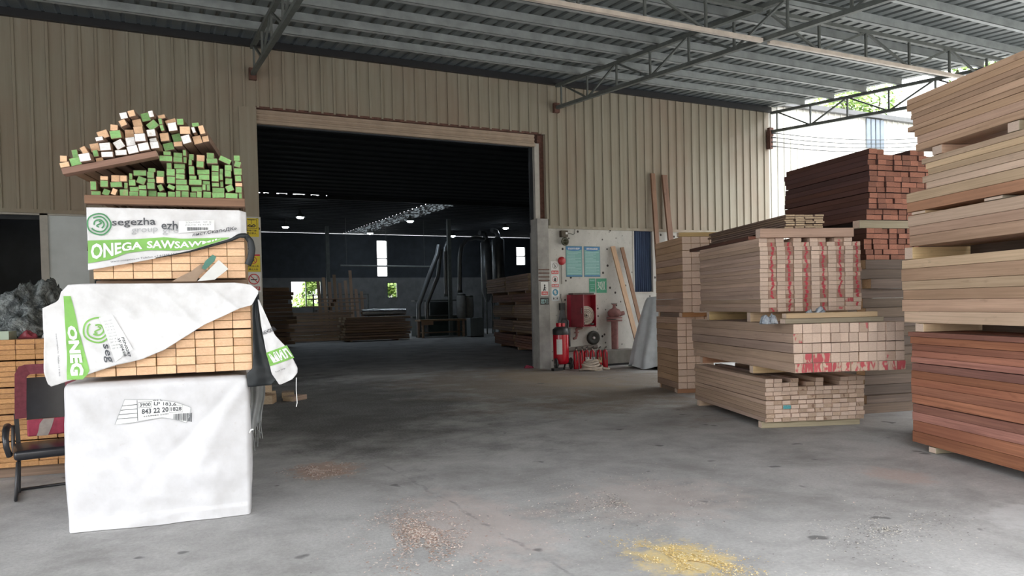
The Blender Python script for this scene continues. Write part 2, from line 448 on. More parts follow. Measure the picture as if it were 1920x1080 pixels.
# ---- rolled up shutter over the door
dr = tag(empty('door_1', (5.0, YW, 5.2)), 'rolled up brown beige shutter of the wide doorway', kind='structure')
s = MB(); z = 5.225
prof = []
while z < 5.47:
    prof += [(YW + .06, z), (YW + .035, z + .02), (YW + .035, z + .055), (YW + .06, z + .07)]; z += .082
vs = [(x, y, zz) for x in (1.96, 8.14) for y, zz in prof]; n = len(prof)
s.add(vs, [(i, n + i, n + i + 1, i + 1) for i in range(n - 1)]); s.box(1.96, 8.14, YW + .07, YW + .1, 5.2, 5.5)
o = s.build('shutter_slats', M_SHUT, dr); o.location = (-5.0, -YW, -5.2)
o = MB().box(1.96, 8.14, YW + .0, YW + .1, 5.17, 5.228).build('bottom_bar', M_SHUT, dr); o.location = (-5.0, -YW, -5.2)
o = MB().box(1.96, 8.3, YW - .01, YW + .09, 5.455, 5.50).build('top_lintel', M_RUST, dr); o.location = (-5.0, -YW, -5.2)

# ---- windows of the front wall
w1 = tag(empty('window_1', (-2.3, YW, 2.4)), 'wide sliding window with an open dark half and a milky half', kind='structure')
f = MB()
for x0, x1 in ((-3.7, -3.6), (-1.70, -1.58), (-.97, -.9)): f.box(x0, x1, YW + .0, YW + .09, 1.5, 3.31)
f.box(-3.7, -.9, YW + .0, YW + .09, 3.25, 3.31); f.box(-3.7, -.9, YW + .0, YW + .09, 1.5, 1.56)
o = f.build('window_frame', M_FRAME, w1); o.location = (2.3, -YW, -2.4)
o = MB().box(-1.58, -.97, YW + .04, YW + .05, 1.56, 3.25).build('window_pane', M_FROST, w1); o.location = (2.3, -YW, -2.4)
w2 = tag(empty('window_2', (11.1, YW, 2.5)), 'narrow window behind a dark blue ribbed curtain', kind='structure')
t = NT('blue_curtain'); cc = t.mix(t.mr(t.noise(t.mapping(t.coord(), (14, 1, .5)), 1.5, 3, .5), .35, .65), (.018, .035, .085), (.05, .085, .16)); M_BLUEC = t.done(cc, .7)
b = MB(); pts = [(10.86 + i * .0096, YW + .07 + .014 * math.sin(i * .95)) for i in range(60)]
vs = [(x, y, z) for z in (1.77, 3.28) for x, y in pts]; b.add(vs, [(i, i + 1, 61 + i - 1 + 0, 60 + i) if False else (i, i + 1, 60 + i + 1, 60 + i) for i in range(59)])
b.box(10.85, 11.43, YW + .12, YW + .15, 1.75, 3.3)
o = b.build('curtain', M_BLUEC, w2); o.location = (-11.1, -YW, -2.5)
o = MB().box(10.82, 10.86, YW - .012, YW + .1, 1.73, 3.32).box(11.42, 11.46, YW - .012, YW + .1, 1.73, 3.32).box(10.86, 11.42, YW - .012, YW + .1, 1.72, 1.76).build('window_frame', M_FRAME, w2); o.location = (-11.1, -YW, -2.5)

# ---- canopy roof
SL = .086
ce = tag(empty('ceiling', (0, YW, 6.7)), 'grey ribbed canopy roof on steel purlins', kind='structure')
YE = -1.2              # front eave
def zs(y): return 6.80 - SL * (YW - y)
b = MB(); prof = []; x = -10.
while x < 15.6:
    prof += [(x, 0), (x + .15, 0), (x + .175, .035), (x + .225, .035)]; x += .25
n = len(prof)
vs = [(px, y, zs(y) + dz) for y in (YE - .2, YW + .1) for px, dz in prof]
b.add(vs, [(i, n + i, n + i + 1, i + 1) for i in range(n - 1)])
b.add([(-10, YE - .2, zs(YE - .2) + .045), (15.62, YE - .2, zs(YE - .2) + .045), (15.62, YW + .1, zs(YW) + .055), (-10, YW + .1, zs(YW) + .055)], [(0, 1, 2, 3)])
o = b.build('roof_sheet', M_ROOF, ce); o.location = (0, -YW, -6.7)
for k in range(17):
    y = 14.02 - .92 * k; z = zs(y)
    pb = MB().box(-10, 15.45, y - .012, y + .012, z - .15, z - .004).box(-10, 15.45, y - .012, y + .06, z - .154, z - .142)
    o = pb.build('purlin', M_GALV, ce); o.location = (0, -YW, -6.7)

def ztop(y): return 6.605 - SL * (YW - y)
def zbot(y): return 6.10 - SL * (YW - y)
def truss(x, label):
    r = empty('roof_truss', (x, YW, 6.1)); tag(r, label, 'truss', 'trusses under the canopy roof')
    y0, y1 = YW - .13, YE + .3
    def P(y, z): return (0, y - YW, z - 6.1)
    MB().bar(P(y0, ztop(y0)), P(y1, ztop(y1)), .08, .07).build('top_chord', M_STEEL, r)
    MB().bar(P(y0, zbot(y0)), P(y1, zbot(y1)), .08, .07).build('bottom_chord', M_STEEL, r)
    k = 0; y = 14.92
    while y > y1 + .2:
        MB().bar(P(y, zbot(y)), P(y, ztop(y)), .035).build('upright', M_STEEL, r)
        if k % 2 == 1:
            for yy in (y + 1.125, y - 1.125):
                if yy > y1: MB().bar(P(y, zbot(y)), P(yy, ztop(yy)), .035).build('diagonal', M_STEEL, r)
        y -= 1.125; k += 1
    MB().box(-.07, .07, -.13, -.035, -.12, .1).build('wall_bracket', M_RUST, r)
    return r
truss(1.91, 'steel lattice truss meeting the wall left of the doorway')
truss(8.67, 'steel lattice truss meeting the wall at the right edge of the doorway')
truss(15.40, 'steel lattice truss at the open right end of the canopy roof')
def girder(x0, x1, label):
    y = 8.62; zb = 5.50; zt = 5.96
    r = empty('lattice_girder', ((x0 + x1) / 2, y, zb)); tag(r, label, 'girder', 'lattice girders along the canopy')
    cx = (x0 + x1) / 2
    MB().bar((x0 - cx, 0, 0), (x1 - cx, 0, 0), .06, .06).build('bottom_chord', M_IVORY, r)
    MB().bar((x0 - cx, 0, zt - zb), (x1 - cx, 0, zt - zb), .07, .06).build('top_chord', M_STEEL, r)
    n = 6; dx = (x1 - x0) / n
    for i in range(n + 1):
        X = x0 - cx + dx * i
        if 0 < i < n: MB().bar((X, 0, 0), (X, 0, zt - zb), .035).build('upright', M_STEEL, r)
        if i % 2 == 1:
            for s_ in (-1, 1): MB().bar((X, 0, 0), (X + s_ * dx, 0, zt - zb), .035).build('diagonal', M_STEEL, r)
girder(1.99, 8.60, 'ivory-bottomed lattice girder between the two trusses at the doorway')
girder(8.74, 15.33, 'ivory-bottomed lattice girder running toward the right-hand stack of planks')

# unseen walls added round the yard and canopy end to hold back sky light
tag(MB().box(-10.2, -10.0, 7.5, YW, 0, 6.7).build('wall_left_sky_block', M_CLAD), 'unseen wall added to shut out light at the left end of the canopy', kind='structure')
tag(MB().box(-30, 26, -15.5, -15, 0, 8.5).build('wall_across_sky_block', M_CLAD), 'unseen wall added across the yard to block low sky light', kind='structure')
tag(MB().box(26, 26.3, -15, 9.5, 0, 10).build('wall_right_sky_block', M_CLAD), 'unseen wall added at the right end of the yard to block sky light', kind='structure')
# ---- the workshop behind the door
XL, XR, YB = -12., 27., 45.
wb = tag(empty('wall_back', (0, YB, 0)), 'back wall of the dark workshop', kind='structure')
HOL = [(7.45, 9.25, 1.6, 3.2), (13.3, 14.0, 2.1, 3.1), (12.68, 13.41, 3.42, 5.72), (22.35, 23.1, 4.17, 5.47)]
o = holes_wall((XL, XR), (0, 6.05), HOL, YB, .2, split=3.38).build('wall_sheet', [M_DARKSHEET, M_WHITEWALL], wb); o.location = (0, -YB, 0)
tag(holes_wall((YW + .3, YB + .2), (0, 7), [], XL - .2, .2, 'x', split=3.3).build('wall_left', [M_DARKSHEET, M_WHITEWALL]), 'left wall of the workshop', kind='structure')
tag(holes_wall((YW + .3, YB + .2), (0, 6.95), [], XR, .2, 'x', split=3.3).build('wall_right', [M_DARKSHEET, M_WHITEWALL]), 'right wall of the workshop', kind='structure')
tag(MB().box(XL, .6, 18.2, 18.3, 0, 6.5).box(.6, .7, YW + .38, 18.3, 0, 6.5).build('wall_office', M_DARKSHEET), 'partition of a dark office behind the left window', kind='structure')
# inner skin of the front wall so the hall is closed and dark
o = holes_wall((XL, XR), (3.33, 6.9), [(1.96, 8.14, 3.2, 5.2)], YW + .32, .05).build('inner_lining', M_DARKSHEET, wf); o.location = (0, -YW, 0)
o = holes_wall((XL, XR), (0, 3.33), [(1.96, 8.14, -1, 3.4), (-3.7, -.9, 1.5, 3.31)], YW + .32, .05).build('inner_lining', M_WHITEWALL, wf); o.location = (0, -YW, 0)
ci = tag(empty('ceiling_inside', (8, 30, 6)), 'dark sheet roof of the workshop', kind='structure')
def corr(x0, x1, y0, z0, y1, z1, per=.6, d=.05):
    b = MB(); pr = []; y = y0
    n = int((y1 - y0) / per)
    for i in range(n):
        for q, dz in ((0, 0), (.45, 0), (.55, -d), (.9, -d)):
            f = (i + q) / n; pr.append((y0 + (y1 - y0) * f, z0 + (z1 - z0) * f + dz))
    pr.append((y1, z1)); m = len(pr)
    b.add([(x, y, z) for x in (x0, x1) for y, z in pr], [(i, i + 1, m + i + 1, m + i) for i in range(m - 1)])
    b.add([(x0, y0, z0 + .06), (x1, y0, z0 + .06), (x1, y1, z1 + .06), (x0, y1, z1 + .06)], [(0, 1, 2, 3)])
    return b
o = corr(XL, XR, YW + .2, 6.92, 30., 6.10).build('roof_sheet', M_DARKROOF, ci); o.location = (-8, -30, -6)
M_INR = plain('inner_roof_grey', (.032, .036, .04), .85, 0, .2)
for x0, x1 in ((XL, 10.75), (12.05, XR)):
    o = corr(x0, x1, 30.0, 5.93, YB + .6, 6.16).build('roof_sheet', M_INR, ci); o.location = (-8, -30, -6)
# old skylight sheet, most of it blinded by dirt, light leaking through in dashes
t = NT('dirty_skylight'); co = t.coord()
dash = t.math('MULTIPLY', t.mr(t.noise(t.mapping(co, (5.5, 2.2, 1)), 1.6, 2, .5), .50, .56), t.mr(t.sep(co)[1], 0, 20, .35, .9))
tl_ = t.N('ShaderNodeBsdfTranslucent'); t.l(t.mix(dash, (.0015, .0015, .0015), (.022, .025, .026)), tl_.inputs[0])
t.done((.03, .03, .03), .9); ms = t.N('ShaderNodeAddShader'); t.l(t.p.outputs[0], ms.inputs[0]); t.l(tl_.outputs[0], ms.inputs[1]); t.l(ms.outputs[0], t.out.inputs[0])
b = MB(); n_ = 26; pts = [(30 + 15.6 * k / (4 * n_), 5.93 + .23 * k / (4 * n_) - (.05 if k % 4 in (2, 3) else 0)) for k in range(4 * n_ + 1)]; m_ = len(pts)
b.add([(x, y, z) for x in (10.75, 12.05) for y, z in pts], [(k, k + 1, m_ + k + 1, m_ + k) for k in range(m_ - 1)])
o = b.build('skylight_sheet', t.mat, ci); o.location = (-8, -30, -6)
gut = MB().box(XL, 3.2, 29.9, 30.1, 5.9, 6.14).box(6.5, XR, 29.9, 30.1, 5.9, 6.14).box(3.2, 6.5, 29.9, 30.1, 5.88, 6.02)
xx = 3.2; gr_ = random.Random(4)
while xx < 6.5:
    w_ = gr_.uniform(.06, .3); gut.box(xx, xx + w_, 29.9, 30.1, 6.02, gr_.uniform(6.03, 6.1)); xx += w_ + gr_.uniform(.03, .12)
tag(gut.build('trim_3', M_DARKROOF), 'dark valley gutter inside the workshop', kind='structure')
for (x, y) in ((8.6, 40.), (13.7, 35.2)):
    c_ = empty('pillar', (x, y, 0)); tag(c_, 'slim steel pillar inside the workshop', kind='structure')
    MB().box(-.09, .09, -.09, .09, 0, 5.93).build('shaft', M_STEEL, c_); MB().box(-.2, .2, -.2, .2, 0, .03).build('base_plate', M_STEEL, c_)
for i, (x0, x1, z0, z1) in enumerate(HOL):
    w_ = tag(empty(f'window_{i + 3}', ((x0 + x1) / 2, YB, (z0 + z1) / 2)), 'bright window in the back wall of the workshop', kind='structure')
    f = MB(); h, v_ = (x1 - x0) / 2, (z1 - z0) / 2; e = .05
    f.box(-h, -h + e, 0, .12, -v_, v_).box(h - e, h, 0, .12, -v_, v_).box(-h + e, h - e, 0, .12, -v_, -v_ + e).box(-h + e, h - e, 0, .12, v_ - e, v_)
    if i == 0: f.box(-.03, .03, 0, .12, -v_ + e, v_ - e)
    if i > 1: f.box(-h + e, h - e, 0, .12, -.03, .03)
    f.build('window_frame', M_STEEL, w_)
# ================================================================== TIMBER STACKS ON THE RIGHT
S = Fr(6.357, 6.384, 19.3)
def J(a): return rng.uniform(-a, a)

# ---- lower bundle (light ends, gaps in its topmost row)
z = .075
def bearer(fr, u, v, z, l, label, w=.09, h=.075, side='plank_pale', cross=True, name='bearer', end='pale_end'):
    return board(name, fr, u, v, z + h / 2, w, l, h, side, end, label, 'bearer', None, cross=cross)
bearer(S, -.02, .12, 0, 1.22, 'weathered square bearer on the floor under the lowest light bundle, near end', side='weathered')
bearer(S, -.02, 2.1, 0, 1.2, 'pale bearer on the floor under the lowest light bundle, far end')
rows = [.05] * 5 + ['gap'] + [.05] * 5
top_missing = {2, 4, 5, 7, 8}
r = 0
for h in rows:
    if h == 'gap': z += .007; continue
    r += 1; u = 0.0; ci = 0
    for cidx in range(12):
        ci += 1
        w = .1005
        if r == 10 and cidx in top_missing or r == 9 and cidx in (4, 7, 8): continue
        e = rng.choices(['pale_end', 'brown_end', 'spot_end'], [.62, .33, .05])[0]
        if (r, cidx) == (4, 2): e = 'teal_end'
        board('batten', S, .0 + cidx * .1017 + .05, J(.012) + (.02 if r % 2 else 0), z + h / 2, w - .002, 2.25 + J(.03), h - .002, 'pale_side', e,
              f'pale batten in the lowest light bundle, {nth(cidx + 1)} from the left in the {nth(r)} row up', 'batten', 'battens of the lowest light bundle')
    z += h
# ---- square timbers with red paint (overhangs the bundle below)
zb = .615
bearer(S, .02, .42, zb, 1.2, 'yellow bearer between the lowest bundle and the red-ended square timbers, near end', .1, .09, 'yellow_pine')
bearer(S, .02, 2.05, zb, 1.2, 'orange bearer between the lowest bundle and the red-ended square timbers, far end', .1, .09, 'plank_orange')
board('bearer', S, .6, .56, zb + .043, .08, 1.36, .084, 'shade_dark', 'pale_end', 'dark board added to close the bright gap between the lowest bundle and the square timbers', 'bearer', None)  # added filler, keeps bright ground from showing through the gap
z = zb + .093
RED1 = {(1, k) for k in range(12)} | {(2, 1), (2, 2), (2, 3), (4, 0)}
for r in range(1, 6):
    if r in (3, 4): z += .004
    for k in range(12):
        e = 'splash_end' if (r, k) in RED1 else ('spot_end' if (r, k) in {(2, 10), (5, 7)} else 'pale_end')
        board('square_timber', S, .006 + k * .1062 + .05 + (.012 if r == 1 else 0) + J(.0008), -.65 + J(.012), z + .051, .1030, 3.0 + J(.02), .1015, 'pale_side', e,
              f'square timber in the red-bottomed bundle, {nth(k + 1)} from the left in the {nth(r)} row up', 'timber', 'square timbers with red paint')
    z += .1035
ZB2 = z   # top of the square timbers
# two crosswise boards and plastic bags at their front edge
board('crosswise_board', S, -.055, -.535, ZB2 + .028, .12, 1.13, .052, 'weathered', 'pale_end', 'greyish board lying crosswise on the square timbers, lower of two', 'board', None, cross=True)
board('crosswise_board', S, -.03, -.52, ZB2 + .085, .10, 1.05, .056, 'yellow_pine', 'pale_end', 'yellowish board lying crosswise on the square timbers, upper of two', 'board', None, cross=True)
# ---- red striped bundle
bearer(S, .01, .45, ZB2 + .002, 1.25, 'pale bearer under the red-striped bundle, near end', .1, .115, 'yellow_pine')
bearer(S, .01, 1.75, ZB2 + .002, 1.25, 'pale bearer under the red-striped bundle, far end', .1, .115, 'yellow_pine')
board('bearer', S, .6, .58, ZB2 + .058, .08, 1.06, .112, 'shade_dark', 'pale_end', 'dark board added to close the bright gap under the red-striped bundle', 'bearer', None)  # added filler against light seen through this gap
z = ZB2 + .120
for r in range(1, 18):
    if r in (4, 10, 15): z += .001
    for k in range(12):
        red = k % 2 == 1
        if r <= 3: e = rng.choices(['stripe_end', 'pale_end', 'spot_end'], [.5, .4, .1])[0] if red else rng.choices(['pale_end', 'splash_end'], [.85, .15])[0]
        else: e = 'stripe_end' if red else 'pale_end'
        if r == 17 and k in (3, 5, 8, 11): continue
        if e == 'stripe_end' and r == 17: e = 'spot_end'
        v = .12 + J(.008) + (.014 if red else 0) + (.02 if r > 15 else 0)
        if k == 11: v += J(.02)
        board('striped_batten', S, .004 + k * .1058 + .0515 + J(.0009), v, z + .025, .1022, 1.9 + J(.03), .0500, 'pale_side', e,
              f'batten of the red-striped bundle, {nth(k + 1)} from the left in the {nth(r)} row up', 'batten', 'battens of the red-striped bundle')
    z += .0508
ZB1 = z
tl = [(.55, .35, .06), (.76, .50, .10), (.93, .25, .05)]
board('crosswise_timber', S, .0, .15, ZB1 + .054, .12, 1.16, .105, 'plank_tan', 'pale_end', 'long tan beam lying crosswise on the red-striped bundle', 'beam', None, cross=True)
zl = ZB1 + .112
for c_ in range(4):
    for q in range(6):
        board('lath', S, .33 + c_ * .122 + .058 + J(.002), .14 + J(.03), zl + .027 * q + .012, .114 + J(.001), 2.3 + J(.08), .0235, 'grey_brown', 'lath_end',
              f'thin lath on the red-striped bundle, {nth(c_ + 1)} from the left, {nth(q + 1)} layer up', 'lath', 'laths on the red-striped bundle')
board('crosswise_timber', S, .29, 1.8, ZB1 + .054, .1, .8, .105, 'plank_tan', 'pale_end', 'tan beam under the far end of the lath pile', 'beam', None, cross=True)
for q, (u, v, zz, l) in enumerate([(.07, .98, ZB1 + .026, 2.0), (.20, 1.02, ZB1 + .026, 1.9)]):
    board('dark_board', S, u, v - .55, zz, .12, l, .045, 'dark_side', 'dark_end', ['dark brown board on the top left edge of the red-striped bundle', 'dark brown board just right of the other on the red-striped bundle'][q], 'board', None)

# ---- narrow pack standing behind, two packs on top of each other
for pk, (u0, v0, z0, nl, hh, l) in enumerate([(.18, 3.5, .07, 11, .107, 1.08), (.18, 3.22, 1.3225, 11, .1095, 1.36)]):
    nmx = ['lower', 'upper'][pk]
    bearer(S, u0, v0 + .08, z0 - .072, .62, f'short bearer under the {nmx} narrow pack behind, near side', .08, .07, 'plank_orange')
    bearer(S, u0, v0 + l - .15, z0 - .072, .62, f'short bearer under the {nmx} narrow pack behind, far side', .08, .07, 'plank_orange')
    board('bearer', S, u0 + .035, v0 + .2, z0 - .037, .06, l - .4, .068, 'grey_brown', 'pale_end', f'lengthwise bearer under the {nmx} narrow pack behind', 'bearer', None)
    for r in range(nl):
        for c_ in range(4):
            board('short_plank', S, u0 + .075 + c_ * .152 + J(.0012), v0 + J(.01), z0 + hh * (r + .5), .148, l + J(.015), hh - .004, 'plank_tan', 'pale_end',
                  f'short plank of the {nmx} narrow pack, {nth(c_ + 1)} from the left, {nth(r + 1)} row up', 'plank', 'short planks of the narrow packs')
ZN = 1.3225 + 11 * .1095
board('crosswise_board', S, .14, 3.30, ZN + .035, .10, .62, .065, 'yellow_pine', 'pale_end', 'yellow board lying across the top of the narrow pack', 'board', None, cross=True)
board('crosswise_board', S, .55, 3.62, ZN + .035, .10, .5, .06, 'plank_orange', 'pale_end', 'orange board lying across the far side of the narrow pack', 'board', None, cross=True)

# ---- dark red brown stack behind, on dim stacks
D = Fr(8.30, 6.52, 10.4)
bearer(D, -.1, .12, 2.395, 1.25, 'pale bearer under the dark red beams, near end', .12, .1, 'weathered')
bearer(D, -.1, 1.45, 2.395, 1.25, 'pale bearer under the dark red beams, far end', .12, .1, 'weathered')
z = 2.50
for r in range(1, 14):
    if r in (6, 10): z += .008
    k = 0; u = 0.
    while u < 1.06 and k < 8:
        w = .128
        if not (r == 13 and k in (2, 3, 4, 7)):
            board('hardwood_timber', D, u + w / 2, J(.02) + (0 if r > 2 else .05), z + .034, w - .003, 1.72 + J(.03), .066, 'dark_side', 'dark_end',
                  f'dark red beam of the high stack, {nth(k + 1)} from the left, {nth(r)} row up', 'beam', 'dark red beams of the high stack')
        u += w; k += 1
    z += .0682
z = 2.395
for r in range(1, 7):
    for k in range(8):
        board('hardwood_timber', D, k * .128 + .0 + .064, .08 + J(.03), z - .034, .124, 1.6, .066, 'dark_side', 'dark_end',
              f'dark red beam under the pale bearer, {nth(k + 1)} from the left, {nth(r)} row down', 'beam', 'dark red beams under the pale bearer')
    z -= .0685
# boards lying crosswise beneath, their wood darkened in place of shade
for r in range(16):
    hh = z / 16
    board('crosswise_plank', D, -.08 + J(.08), .1 + J(.05), hh * (r + .5), .16, 1.25 + J(.05), hh - .0015, 'shade_dark', 'lath_end',
          f'shade-dark plank under the high dark stack, near end, {nth(r + 1)} from the floor', 'plank', 'crosswise planks under the high dark stack', cross=True)
    board('crosswise_plank', D, -.05 + J(.06), 1.3 + J(.05), hh * (r + .5), .16, 1.2 + J(.05), hh - .0015, 'shade_dark', 'lath_end',
          f'shade-dark plank at the far end under the high dark stack, {nth(r + 1)} from the floor', 'plank', 'crosswise planks under the high dark stack', cross=True)

# ---- big stack at the right edge: long planks seen from the side
def zy(y): return 3.42 - (y - 192) * .005275
U0 = .87; NEAR = -4.9
def tier(name, ys, side, word, grp, vends, depth=3, pw=.2):
    """ys = pixel heights of the plank edges read off the photograph, turned into metres by zy"""
    nlay = len(ys) - 1
    for i in range(nlay):
        z1, z0 = zy(ys[i]), zy(ys[i + 1])
        sd = side[i] if isinstance(side, list) else side
        ve = vends[i] if isinstance(vends, list) else vends
        for d in range(depth):
            far = ve + J(.012) + (J(.06) if d else 0)
            wh = pw - .005
            pos = 'facing the aisle' if d == 0 else f'{nth(d)} behind'
            board(name, S, U0 + pw / 2 + d * pw + J(.0012) + .003, NEAR, (z0 + z1) / 2, wh, far - NEAR, z1 - z0 - .003, sd, 'pale_end',
                  f'{nth(i + 1)} plank down in the {word} of the right stack, {pos}', 'plank', grp)
def spacer(v, y0, y1, label, w=.1, side='yellow_pine', l=.62, u=None):
    z1, z0 = zy(y0) - .002, zy(y1) + .002
    board('spacer_block', S, (U0 + .01) if u is None else u, v, (z0 + z1) / 2, w, l, z1 - z0, side, 'pale_end', label, 'spacer', None, cross=True)
tier('long_plank', [189, 200, 211, 220, 229, 241, 250], 'plank_tan', 'topmost tier', 'planks of the topmost tier', [-1.29, -1.30, -1.36, -1.36, -1.38, -1.30])
tier('long_plank', [250.3, 263, 277, 290], 'plank_tan', 'topmost tier foot', 'planks of the topmost tier', [-1.42, -1.46, -1.44])
spacer(-1.72, 290.6, 306.4, 'tan spacer block under the topmost tier of the tall right stack', .13, 'plank_tan')
spacer(-2.62, 290.6, 306.4, 'grey spacer block under the topmost tier near the right edge', .12, 'weathered')
tier('long_plank', [307, 317, 328, 339, 351, 363], 'plank_pale', 'second tier', 'planks of the second tier', [-1.50, -1.56, -1.60, -1.52, -1.58])
tier('long_plank', [363.3, 381, 399], ['plank_pale', 'plank_orange'], 'second tier foot', 'planks of the second tier', [-1.27, -1.28])
spacer(-1.45, 399.6, 405.2, 'thin splinter spacer over the third tier', .2, 'lath' if False else 'yellow_pine')
spacer(-2.4, 399.6, 405.2, 'thin flat spacer over the third tier, nearer', .2, 'weathered')
tier('long_plank', [405.8, 426, 443, 463], ['plank_pale', 'plank_tan', 'plank_tan'], 'third tier', 'planks of the third tier', [-1.29, -1.31, -1.32])
spacer(-1.30, 463.6, 486.4, 'yellow spacer beam between third and fourth tier', .12, 'yellow_pine')
spacer(-3.3, 463.6, 486.4, 'spacer beam between third and fourth tier, nearer', .12, 'yellow_pine')
tier('long_plank', [487, 504, 527, 544, 562, 584, 605], ['plank_pale', 'plank_tan', 'plank_pale', 'plank_tan', 'plank_tan', 'plank_pale'], 'fourth tier', 'planks of the fourth tier', [-1.19, -1.20, -1.20, -1.21, -1.20, -1.24])
spacer(-1.45, 605.6, 621.4, 'yellow spacer beam on the red planks', .12, 'yellow_pine')
spacer(-3.3, 605.6, 621.4, 'spacer beam on the red planks, nearer', .12, 'yellow_pine')
tier('long_plank', [622, 631, 644, 656, 668, 679], 'plank_red', 'upper red tier', 'red planks', [-1.28, -1.33, -1.34, -1.34, -1.33])
tier('long_plank', [680, 694, 708, 722, 738, 755], 'plank_red', 'middle red tier', 'red planks', -1.33)
tier('long_plank', [756, 771, 787, 807, 828], 'plank_red', 'lowest red tier', 'red planks', -1.34)
spacer(-1.62, 828.6, 839.5, 'low bearer on the floor under the red planks', .1, 'weathered')
spacer(-3.4, 828.6, 839.5, 'low bearer on the floor under the red planks, nearer', .1, 'weathered')

for r in range(8):
    board('rear_plank', S, 1.95, NEAR, .07 + .29 * r + .14, .5, 4.6, .286, 'shade_dark', 'pale_end', f'thick dark plank stack behind the tall right stack, {nth(r + 1)} from the floor', 'plank', 'planks behind the tall right stack')
bearer(S, 1.7, -4.6, 0, .5, 'floor bearer under the rear plank stack, near end', .1, .066); bearer(S, 1.7, -2.2, 0, .5, 'floor bearer under the rear plank stack, far end', .1, .066)
# plastic bags lying on the square timbers
def crumple(name, fr, u, v, z, sx, sy, sz, mat, label, seed, cat='plastic bag', n=28, sharp=1.):
    """a heap of crumpled film: a dome broken up by soft folds and a few sharp creases"""
    from mathutils import noise
    vs, fs = [], []
    N_ = lambda x, y, k: noise.noise(Vector((x + seed * 3.1, y - seed, k)))
    for i in range(n + 1):
        for j in range(n + 1):
            a, b = i / n * 2 - 1, j / n * 2 - 1
            # square grid -> disc
            x = a * math.sqrt(max(0, 1 - b * b / 2)); y = b * math.sqrt(max(0, 1 - a * a / 2)); r = min(1, math.hypot(x, y))
            dome = max(0, 1 - r ** 2.6) ** .8
            lump = .55 + .5 * N_(x * 1.5, y * 1.5, 1) + .2 * N_(x * 3.5, y * 3.5, 2)
            crease = (abs(N_(x * 3.0 + .6 * N_(x * 2, y * 2, 5), y * 3.0, 3)) * .30 + abs(N_(x * 6 + N_(x * 3, y * 3, 6), y * 6, 4)) * .22 + abs(N_(x * 13, y * 13, 11)) * .10) * sharp
            k = 1 + .2 * N_(x * 1.2, y * 1.2, 7)
            vs.append((x * sx * k + .09 * sx * N_(x * 3, y * 3, 8), y * sy * k + .09 * sy * N_(x * 3, y * 3, 9), max(0., dome * (lump + .25 - crease) * sz)))
    for i in range(n):
        for j in range(n):
            q = i * (n + 1) + j; fs.append((q, q + n + 1, q + n + 2, q + 1))
    bn = len(vs)
    vs += [(x, y, -.003) for x, y, _ in vs]
    for i in range(n):
        for j in range(n):
            q = bn + i * (n + 1) + j; fs.append((q, q + 1, q + n + 2, q + n + 1))
    ed = [i * (n + 1) for i in range(n + 1)] + [n * (n + 1) + j for j in range(1, n + 1)] + [(n - i) * (n + 1) + n for i in range(1, n + 1)] + [n - j for j in range(1, n)]
    for a, b in zip(ed, ed[1:] + ed[:1]): fs.append((a, b, bn + b, bn + a))
    o = mesh_obj(name, vs, fs, mat, smooth=True); o.location = fr.pt(u, v, z + .004); o.rotation_euler = (0, 0, -fr.a)
    return tag(o, label, cat)
t = NT('grey_plastic_film'); n_ = t.noise(t.coord(), 12, 4, .6); M_FILM = t.done(t.mix(t.mr(n_, .35, .65), (.22, .25, .29), (.46, .50, .54)), .22, 0, .6)
crumple('plastic_bag', S, -.17, -.45, ZB2, .10, .085, .14, M_FILM, 'crumpled grey plastic bag at the left end of the crosswise boards', 3.1, n=44, sharp=1.7)
crumple('plastic_bag', S, .42, -.345, ZB2, .2, .07, .19, M_FILM, 'bluish plastic bag tucked behind the crosswise boards', 7.7, n=44, sharp=1.7)
# ================================================================== THE PILE AT THE LEFT
from mathutils import noise as NZ
L = Fr(-.547, 5.913, 6.9)
def lerp_tab(x, tab):
    if x <= tab[0][0]: return tab[0][1]
    for (a, fa), (b, fb) in zip(tab, tab[1:]):
        if x <= b: return fa + (fb - fa) * (x - a) / (b - a) if b > a else fb
    return tab[-1][1]
def fbm(x, y, z, o=4): return NZ.fractal(Vector((x, y, z)), 1.0, 2.0, o)
def ridge(x, y, z): return 1 - abs(NZ.noise(Vector((x, y, z)))) * 2

t = NT('white_woven_plastic'); co = t.coord()
wv = t.N('ShaderNodeTexWave', wave_type='BANDS', bands_direction='Z'); t.l(co, wv.inputs['Vector']); t.put(wv.inputs['Scale'], 60.); t.put(wv.inputs['Distortion'], .6)
d_ = t.noise(co, 3.2, 5, .65); d2 = t.noise(co, 30, 3, .6)
c = t.mix(t.mr(d_, .35, .7), (.69, .69, .715), (.56, .555, .565)); c = t.mix(t.mr(d2, .66, .75, 0, .3), c, (.5, .47, .45))
t.bump(wv.outputs[0], .06, .002); M_WRAP = t.done(c, .5, 0, .35)
t = NT('white_plastic_film'); n_ = t.noise(t.coord(), 4., 5, .65); c = t.mix(t.mr(n_, .4, .72), (.74, .74, .75), (.57, .56, .56)); M_COVER = t.done(c, .38, 0, .4)
M_PGREEN = plain('green_print', (.20, .46, .09), .45, 0, .12, 6)
M_PGREEN2 = plain('dark_green_logo_print', (.05, .24, .09), .5, 0, .1)
M_PDARK = plain('dark_slate_print', (.055, .06, .07), .5, 0, .1)
M_PGREY = plain('grey_print', (.42, .43, .44), .5, 0, .1)
M_PWHITE = plain('white_print', (.82, .83, .82), .45, 0, .08, 9)
M_LINER = plain('black_liner_film', (.016, .02, .023), .55, 0, .3, 7)
M_GREYCLOTH = plain('grey_frayed_cloth', (.27, .28, .28), .7, 0, .25, 6)
M_CARD = plain('brown_cardboard', (.33, .235, .165), .8, 0, .2, 8)
M_CARDW = plain('white_board', (.66, .66, .63), .6, 0, .1)
M_TEAL = plain('dark_green_film', (.03, .16, .11), .35, 0, .3, 8)

